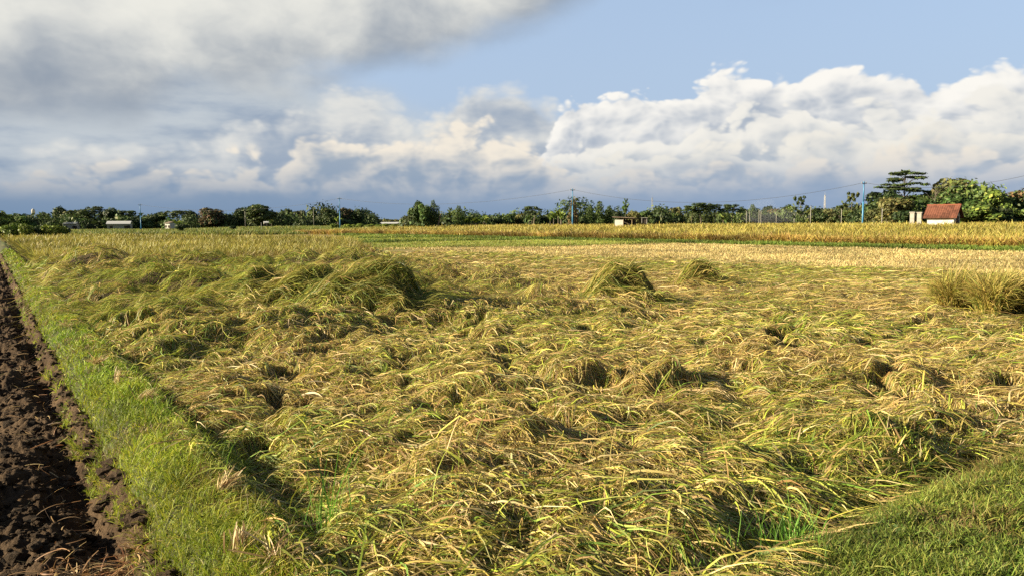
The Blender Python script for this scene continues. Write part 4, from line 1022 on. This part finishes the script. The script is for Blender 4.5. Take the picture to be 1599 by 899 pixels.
def wall_prism(name, L, D, zw, zr, mat, parent):     # walls with gables up to the roof
    bm = bmesh.new(); th = .0
    pr = [(-D / 2, -.2), (D / 2, -.2), (D / 2, zw), (0, zr), (-D / 2, zw)]
    a = [bm.verts.new((-L / 2, p, q)) for p, q in pr]; b = [bm.verts.new((L / 2, p, q)) for p, q in pr]
    bm.faces.new(a[::-1]); bm.faces.new(b)
    for k in range(5): bm.faces.new((a[k], a[(k + 1) % 5], b[(k + 1) % 5], b[k]))
    bmesh.ops.recalc_face_normals(bm, faces=bm.faces[:])
    me = bpy.data.meshes.new(name); bm.to_mesh(me); bm.free(); return link_mesh(name, me, mat, parent)
wall_prism('wall', L_, D_, zw - .06, zr - .10, M_WHITE, hut)
rf = empty('roof', (0, 0, 0)); rf.parent = hut
roof_tiles('tile_face', L_, D_, zr - zw, zw, .34, M_TILE, rf, 1); roof_tiles('tile_face', L_, D_, zr - zw, zw, .34, M_TILE, rf, -1)
tubes_obj('ridge_tiles', [([(q, 0, zr + .06 + .02 * (k % 2)) for k, q in enumerate(np.linspace(-L_ / 2 - .37, L_ / 2 + .37, 15))], [.09 + .02 * (k % 2) for k in range(15)], 8)], M_TILE.copy(), rf)
bm_boxes('door', [((L_ / 2 + .02, .15, (zw - .1) / 2), (.05, .95, zw - .15))], M_DARKWOOD, hut)
bm_boxes('plinth', [((0, -D_ / 2 - .02, .12), (L_, .05, .5))], M_CONC, hut)
rt = M_TILE.copy(); 
ridge = [o for o in rf.children if o.name.startswith('ridge')][0]
ca = ridge.data.attributes.new('tint', 'FLOAT_COLOR', 'POINT'); ca.data.foreach_set('color', np.tile(np.array([.22, .075, .042, 1], np.float32), len(ridge.data.vertices)))
for px, top, lab in ((1424.5, 331.5, 'square concrete pillar standing farther from the red roofed hut'), (1435.5, 331.8, 'square concrete pillar standing nearer the red roofed hut')):
    x, y, z = at(px, 96); h = z_at(px, top, 96) - z
    p = empty('concrete_pillar', (x, y, z), radians(-40), lab, 'pillar', 'pair of concrete pillars')
    bm_boxes('shaft', [((0, 0, h / 2 - .15), (.46, .42, h + .1))], M_CONC, p, .02)
    bm_boxes('cap', [((0, 0, h - .04), (.60, .54, .12))], M_CONC, p, .02); bm_boxes('base', [((0, 0, .1), (.7, .64, .5))], M_CONC, p, .02)
# field shack with woven wall and sagging sheet roof
x, y, z = at(976, 112); h = z_at(976, 342, 112) - z
sh = empty('field_shack', (x, y, z), radians(-22), 'open timber shack with one pale wall under a flat brown roof', 'shack')
bm_boxes('wall', [((-.65, -.95, h / 2 - .1), (1.25, .06, h - .1)), ((-1.25, 0, h / 2 - .1), (.06, 1.8, h - .1))], M_WHITE, sh, .01)
bm_boxes('back_wall', [((.1, .95, h / 2 - .1), (2.6, .06, h - .15))], M_DARKWOOD, sh, .01)
for q in ((-.02, -.95), (1.25, -.95), (1.25, .9)): tubes_obj('post', [capped(q[0], q[1], -.2, h, .07, .06, 8)], M_WOOD, sh)
bm_boxes('roof', [((.05, 0, h + .10), (3.3, 2.6, .09), Matrix.Rotation(radians(-4), 4, 'X') @ Matrix.Rotation(radians(3), 4, 'Y'))], M_TIN, sh, .01)
bm_boxes('shelf', [((.6, -.4, .75), (1.1, .8, .05))], M_WOOD, sh, .005)
x, y, z = at(1006, 114); h = z_at(1006, 340, 114) - z
pv = empty('privy', (x, y, z), radians(-10), 'narrow concrete privy with a dark doorway beside the timber shack', 'privy')
bm_boxes('wall', [((-.36, 0, h / 2 - .1), (.12, .8, h)), ((.36, 0, h / 2 - .1), (.12, .8, h)), ((0, .36, h / 2 - .1), (.60, .08, h))], M_CONC, pv, .01)
bm_boxes('door', [((0, -.30, h / 2 - .12), (.585, .05, h - .2))], M_DARKWOOD, pv, .005)
bm_boxes('roof', [((0, 0, h - .05), (1.0, 1.0, .08))], M_CONC, pv, .01)
# far buildings
def barn(px, top, wpx, d, eave, label, rz, roofmat, wallmat, deep=6., curved=False, name='barn'):
    x, y, z = at(px, d); zr = z_at(px, top, d) - z; zw = z_at(px, eave, d) - z; L = wpx * d / F
    b = empty(name, (x, y, z), rz, label, name.split('_')[-1])
    wall_prism('wall', L * .94, deep * .9, zw - .05, zw + .05, wallmat, b)
    n = 9 if curved else 3; prof = []
    for k in range(n):
        a = k / (n - 1); prof.append((deep * (a - .5) * 1.06, zw + (zr - zw) * (sin(pi * a) if curved else 1 - abs(2 * a - 1))))
    Vv = [(sx_ * L / 2, p, q + dz) for dz in (0, -.14) for sx_ in (-1, 1) for p, q in prof]
    f = []
    for k in range(n - 1):
        f += [(k, n + k, n + k + 1, k + 1), (2 * n + k, 2 * n + k + 1, 3 * n + k + 1, 3 * n + k), (k, k + 1, 2 * n + k + 1, 2 * n + k), (n + k, 3 * n + k, 3 * n + k + 1, n + k + 1)]
    f += [(0, 2 * n, 3 * n, n), (n - 1, 2 * n - 1, 4 * n - 1, 3 * n - 1)]
    link_mesh('roof', np_mesh('roof', np.array(Vv), np.array(f), smooth=False), roofmat, b)
    for q in np.linspace(-.3, .3, max(2, int(L / 4))): bm_boxes('window', [((q * L, -deep * .45 - .02, max(.9, zw * .55)), (.9, .05, .8))], M_DARKWOOD, b, .01)
    bm_boxes('door', [((L * .42, -deep * .45 - .02, .9), (.9, .05, 1.8))], M_DARKWOOD, b, .01)
    return b
barn(187, 345.5, 30, 285, 350, 'white roofed barn before the far treeline', radians(20), M_PALEROOF, M_CONC, 7., True)
barn(268, 346, 10, 290, 348.5, 'small white cottage beneath the wide layered tree', radians(-25), M_TIN, M_WHITE, 4., name='cottage')
barn(112, 347, 16, 290, 349.5, 'low grey roofed house between the bushes and the very wide tree', radians(15), M_GREYMETAL, M_CONC, 5., name='house')
barn(416, 346, 8, 280, 348, 'tiny house with a pale roof before the tallest dome', radians(20), M_PALEROOF, M_CONC, 4., name='house')
barn(600, 347.2, 70, 360, 349.4, 'very long low building with pale roof in the treeline gap', radians(4), M_PALEROOF, M_WHITE, 8., name='building')
# leaning bare trunk in the grove
x, y, z = at(683, 147); h = z_at(688, 334, 147) - z
lt = tubes_obj('dead_trunk', [([(0, 0, -.1), (.15, 0, h * .3), (.42, .05, h * .66), (.72, .02, h)], [.20, .17, .13, .08], 8), ([(.42, .05, h * .66), (.35, .1, h * .85), (.38, .1, h * 1.02)], [.07, .05, .02], 6)], M_WOOD)
lt.location = (x, y, z); prop(lt, 'pale leaning bare trunk beside the bright tree pair', 'trunk')
# water tower and masts
x, y, z = at(53, 420); h = z_at(53, 326, 420) - z
wtw = empty('water_tower', (x, y, z), .4, 'white water tower on four legs above the dark trees', 'water tower')
for a in range(4): tubes_obj('leg', [([(1.0 * cos(a * pi / 2), 1.0 * sin(a * pi / 2), -.2), (.7 * cos(a * pi / 2), .7 * sin(a * pi / 2), h - 2.6)], [.16, .13], 6)], M_WHITE, wtw)
tubes_obj('tank', [([(0, 0, h - 2.7), (0, 0, h - 2.65), (0, 0, h - .9), (0, 0, h - .3), (0, 0, h)], [.02, .75, .75, .5, .02], 16)], M_WHITE, wtw)
bm_boxes('platform', [((0, 0, h - 2.76), (2.6, 2.6, .12))], M_CONC, wtw, .01)
for px, top, d, lab in ((1018, 309, 620, 'thin grey lattice mast above the round hazy tree'), (1287, 305, 620, 'white lattice mast rising behind the ragged trees')):
    x, y, z = at(px, d); h = z_at(px, top, d) - z
    mm = empty('lattice_mast', (x, y, z), .2, lab, 'mast', 'radio masts behind the treeline'); mat_ = M_WHITE if px > 1200 else M_GREYMETAL
    c3 = [(cos(a * 2 * pi / 3), sin(a * 2 * pi / 3)) for a in range(3)]
    for a in c3: tubes_obj('leg', [([(a[0] * .9, a[1] * .9, -.2), (a[0] * .45, a[1] * .45, h)], [.13, .10], 6)], mat_, mm)
    br_ = []
    for k in range(16):
        z0_, z1_ = h * k / 16, h * (k + 1) / 16; w0, w1 = .9 - .45 * k / 16, .9 - .45 * (k + 1) / 16
        for a in range(3):
            p_, q_ = c3[a], c3[(a + 1) % 3]; br_.append(([(p_[0] * w0, p_[1] * w0, z0_), (q_[0] * w1, q_[1] * w1, z1_)], [.05, .05], 4))
    tubes_obj('bracing', br_, mat_, mm); tubes_obj('antenna', [capped(0, 0, h - .5, h + 2.2, .07, .04, 6)], mat_, mm)
# thin smoke of a straw fire
bm = bmesh.new()
for px, py, rx, rz, dd in ((1198, 337, 10., 3.0, 0), (1190, 328, 6., 4.6, 3), (1218, 340, 12., 2.2, -4)):
    x, y, z = at(px, 285 + dd); q = bmesh.ops.create_icosphere(bm, subdivisions=3, radius=1)['verts']
    for v in q:
        k = 1 + .35 * (float(vnoise(np.array([v.co.x * 1.8 + px]), np.array([v.co.z * 1.8 + v.co.y]), 160)[0]) - .5)
        v.co = Vector((x + v.co.x * rx * k, y + v.co.y * 4 * k, z_at(px, py, 285) + v.co.z * rz * k))
me = bpy.data.meshes.new('smoke'); bm.to_mesh(me); bm.free()
mt, gg = new_mat('smoke'); vp = gg.n('ShaderNodeVolumePrincipled'); vp.inputs['Density'].default_value = .011; vp.inputs['Color'].default_value = (.86, .90, .96, 1)
o_ = gg.n('ShaderNodeOutputMaterial'); mt.node_tree.links.new(vp.outputs[0], o_.inputs['Volume'])
prop(link_mesh('smoke', me, mt), 'thin pale smoke drifting in front of the hazy far trees', 'smoke', kind='stuff')
# ================================================================ clumps and tufts one can count
def clump(name, s0, t0, n, rs_, rt_, H, lean_az, lean, cols, w, label, group, mat=M_LEAF, W=.010, K=5, cat='rice clump', ears=0, drop=(35, 110), base=None, splay=26):
    """stalks standing together: rooted over an ellipse, leaning, tips hanging"""
    x0, y0 = st2xy(s0, t0); z0 = float((mat_h(np.array([s0]), np.array([t0])) + bank_h(np.array([s0]), np.array([t0])))[0]) - .12
    if base is not None: z0 = base
    A_ = Acc(); d = math.hypot(x0, y0)
    r_ = np.sqrt(rng.random(n)); a = rng.uniform(-pi, pi, n)
    ds, dt = r_ * np.cos(a) * rs_, r_ * np.sin(a) * rt_
    dx, dy = ds * ES[0] + dt * ET[0], ds * ES[1] + dt * ET[1]
    outw = np.arctan2(dx, dy)
    azi = np.where(rng.random(n) < .65, lean_az + rng.normal(0, .55, n), outw + rng.normal(0, .6, n))
    p0 = np.radians(np.clip(90 - lean - splay * r_ * rng.random(n) + rng.normal(0, 9, n), 25, 92)); p1 = p0 - np.radians(rng.uniform(*drop, n))
    L = H * np.exp(rng.normal(0, .2, n)) * (1.25 - .35 * r_)
    tn = pick(cols, w, n); br = np.exp(rng.normal(0, .14, n))[:, None]
    tip = tn * .55 + pick(GOLD + STRAW[:2], [1] * 6, n) * .45
    A_.add(blades(np.stack([dx, dy, rng.uniform(-.05, .12, n)], -1), azi, L, np.maximum(W * np.exp(rng.normal(0, .3, n)), .0007 * d), p0, p1, K, tn * br, rng.normal(0, .5, n), rng.normal(0, .7, n), tip=tip * br))
    o = link_mesh(name, A_.mesh(name), mat); o.location = (x0, y0, z0)
    return prop(o, label, cat, group)
RC = [(.16, .22, .032), (.26, .28, .04), (.38, .32, .08), (.46, .34, .12), (.10, .15, .025)]
UPL = radians(-70)
GC = 'standing tufts left in the fallen rice'
def drape_crest(k):
    return lambda x, y: drape_field(x, y)
def draped_clump(k, n, label, head, cols, w, spikes=220, H=.34):
    """a crest of half fallen rice: stalks that climb its long side, pass over the top and hang down the steep side"""
    X, Y, h, rl, rr, rd = CREST[k]; d = math.hypot(X, Y); A_ = Acc()
    dx = np.where(rng.random(n) < .72, -rl * 1.15 * rng.random(n) ** .8, rr * 1.25 * rng.random(n)); dy = rd * 1.1 * rng.uniform(-1, 1, n) * (1 - .3 * np.abs(dx) / rl)
    x, y = X + dx, Y + dy
    azi = head + rng.normal(0, .42, n); L = .42 * np.exp(rng.normal(0, .3, n)); ofs = rng.uniform(-.05, .03, n)
    tn = pick(cols, w, n); br = np.exp(rng.normal(0, .16, n))[:, None]; tip = tn * .6 + pick(GOLD + STRAW[:2], [1] * 6, n) * .4
    zero = drape_field(x[:, None], y[:, None])[:, 0] + ofs
    A_.add(blades(np.stack([x, y, zero], -1), azi, L, np.maximum(.009 * np.exp(rng.normal(0, .3, n)), .0008 * d), np.radians(rng.uniform(4, 34, n)), np.radians(rng.uniform(-50, 0, n)), 5, tn * br, rng.normal(0, .5, n), rng.normal(0, .7, n), tip=tip * br, drape=drape_field, follow=True, off=ofs))
    m_ = spikes; dx = rng.normal(-.10 * rl, .30 * rl, m_); dy = rd * .75 * rng.uniform(-1, 1, m_); x, y = X + dx, Y + dy
    p0 = np.radians(rng.uniform(30, 80, m_)); tn = pick(cols, w, m_)
    A_.add(blades(np.stack([x, y, drape_field(x[:, None], y[:, None])[:, 0] - .06], -1), head + rng.normal(0, .9, m_), H * np.exp(rng.normal(0, .3, m_)), np.full(m_, max(.008, .0008 * d)), p0, p0 - np.radians(rng.uniform(50, 140, m_)), 5, tn, rng.normal(0, .5, m_), rng.normal(0, .6, m_)))
    for q in A_.V: q -= np.array([X, Y, 0.])
    o = link_mesh('rice_clump', A_.mesh('rice_clump'), M_LEAF); o.location = (X, Y, 0); return prop(o, label, 'rice clump', GC)
HR = radians(92)
draped_clump(0, 7000, 'big dark green rice mound casting a broad shadow in the middle of the field', HR, RC, [3, 3, 2, 1.5, 2.5], 420)
draped_clump(1, 5000, 'green rice hump leaning left of the big dark mound', HR, RC, [2, 4, 3, 1.5, 2], 320)
draped_clump(2, 6500, 'rounded haystack like rice tuft with a black shadowed flank', HR, RC, [2, 3, 3, 3, 1.5], 260)
draped_clump(3, 3200, 'smaller straw coloured rice tuft behind the haystack like one', HR, RC, [1.5, 2, 3, 3, 1], 160)
def xy_at(px, d):
    r_ = ray(px, 350); q = math.hypot(r_[0], r_[1]); return xy2st(r_[0] / q * d, r_[1] / q * d)
for px, d, H, lab in ((1494, 16.4, .52, 'upright sheaf like rice tuft, first of three before the stubble'), (1556, 16.0, .54, 'upright rice tuft in the middle of the three before the stubble'), (1613, 16.4, .50, 'upright rice tuft cut by the photo edge')):
    s0, t0 = xy_at(px, d); clump('rice_clump', s0, t0, 4200, .26, .26, H, HR, 6, RC + GOLD, [2, 2, 3, 2, 1.5, 2, 2, 2, 2], lab, GC, drop=(15, 145), base=.12, W=.013, splay=6)
# loose straw stumps and tufts on the bank
def straw(s0, t0, n, L, spread, label, rz, name='straw_tuft', up=30, z=None):
    x0, y0 = st2xy(s0, t0); z0 = float(bank_h(np.array([s0]), np.array([t0]))[0]) + .015 if z is None else z
    A_ = Acc(); a = rz + rng.normal(0, spread, n)
    A_.add(blades(np.stack([rng.normal(0, .018, n), rng.normal(0, .018, n), rng.uniform(0, .025, n)], -1), a, L * rng.uniform(.6, 1.15, n), rng.uniform(.004, .009, n), np.radians(rng.normal(up, 16, n)), np.radians(rng.normal(up - 25, 18, n)), 4, pick([(.58, .45, .24), (.46, .33, .15), (.36, .24, .11)], [2, 2, 1], n), rng.normal(0, .3, n), rng.normal(0, .7, n), tipw=.6))
    o = link_mesh(name, A_.mesh(name), M_LEAF); o.location = (x0, y0, z0)
    return prop(o, label, 'straw tuft', 'cut straw tufts on the grass bank')
def gp(px, py, z=.24):
    r_ = ray(px, py); k = (z - HC) / r_[2]; return xy2st(r_[0] * k, r_[1] * k)
for (px, py, n, L, sp, up, rz, lab) in (
    (345, 776, 70, .13, .5, 40, radians(40), 'tan cut straw sheaf lying on the bank beside the fallen crop'),
    (372, 880, 60, .12, .35, 60, radians(10), 'short upright straw stump at the bottom of the bank'),
    (432, 893, 46, .19, 1.6, 22, 0., 'star shaped splay of dry straw at the photo bottom'),
    (150, 575, 60, .16, .9, 35, radians(120), 'small straw wisp on the upper bank'),
    (222, 633, 60, .13, .9, 40, radians(60), 'pale straw knot in the middle of the bank'),
    (184, 606, 30, .13, .3, 75, radians(20), 'little upright straw stump between wisp and knot'),
    (108, 516, 40, .18, 1., 25, radians(150), 'faint straw scrap far up the bank')):
    s0, t0 = gp(px, py); straw(float(s0), float(t0), n, L, sp, lab, rz, up=up)
for (px, py, H, n, lab) in ((522, 850, .36, 60, 'bright green grass tuft at the corner of the bank'), (1232, 855, .30, 90, 'bright green grass tuft where field meets the dark turf'),
                            (1105, 880, .24, 50, 'small green grass tuft at the photo bottom')):
    s0, t0 = gp(px, py, .15); x0, y0 = st2xy(s0, t0); A_ = Acc()
    r_ = rng.normal(0, .07, (n, 2)); p0 = np.radians(rng.uniform(66, 90, n))
    A_.add(blades(np.stack([r_[:, 0], r_[:, 1], np.zeros(n)], -1), rng.uniform(-pi, pi, n), H * np.exp(rng.normal(0, .25, n)), rng.uniform(.004, .008, n), p0, p0 - np.radians(rng.uniform(5, 45, n)), 5, pick([(.12, .27, .03), (.18, .33, .04), (.09, .20, .025)], [2, 2, 1], n), rng.normal(0, .3, n), rng.normal(0, .6, n)))
    o = link_mesh('grass_tuft', A_.mesh('grass_tuft'), M_GRASS); o.location = (float(x0), float(y0), .05); prop(o, lab, 'grass tuft', 'green grass tufts at the field edge')
# dry straw litter along the furrow
A_ = Acc(); n = 900
cs_, ct_ = np.where(rng.random(n) < .6, 4.3 + rng.normal(0, .10, n), rng.uniform(3, 14, n)), np.where(rng.random(n) < .6, rng.uniform(.1, .6, n), rng.normal(.42, .10, n))
k = np.abs(cs_ - 6.9) < .15; xx, yy = st2xy(cs_, ct_)
A_.add(blades(np.stack([xx, yy, soil_h(cs_, ct_) + .02], -1), rng.uniform(-pi, pi, n), rng.uniform(.05, .20, n), rng.uniform(.003, .008, n), np.radians(rng.normal(12, 16, n)), np.radians(rng.normal(-8, 14, n)), 4, pick([(.46, .32, .15), (.36, .20, .09), (.26, .13, .06)], [2, 2, 1], n), rng.normal(0, .5, n), rng.normal(0, .6, n), tipw=.6))
prop(link_mesh('straw_litter', A_.mesh('straw_litter'), M_LEAF), 'loose brown straw bits scattered on the ploughed soil by the bank', 'straw litter', kind='stuff')
# slender green culms still standing up out of the near crop
A_ = Acc(); n = 60
x, y, s, t, d = visible_st(n * 3, 2.6, 10, 1.3, in_mat); n = len(x)
p0 = np.radians(rng.uniform(48, 88, n))
A_.add(blades(np.stack([x, y, drape_field(x[:, None], y[:, None])[:, 0] - .05], -1), rng.uniform(-pi, pi, n), rng.uniform(.22, .55, n), rng.uniform(.004, .010, n), p0, p0 - np.radians(rng.uniform(10, 90, n)), 6, pick(GREEN + STRAW[:3], [2, 3, 2, 2, 1, 1, 1, 1], n), rng.normal(0, .5, n), rng.normal(0, .5, n)))
prop(link_mesh('upright_leaves', A_.mesh('upright_leaves'), M_LEAF), 'slender single leaves standing up out of the flattened near crop', 'rice leaves', kind='stuff')
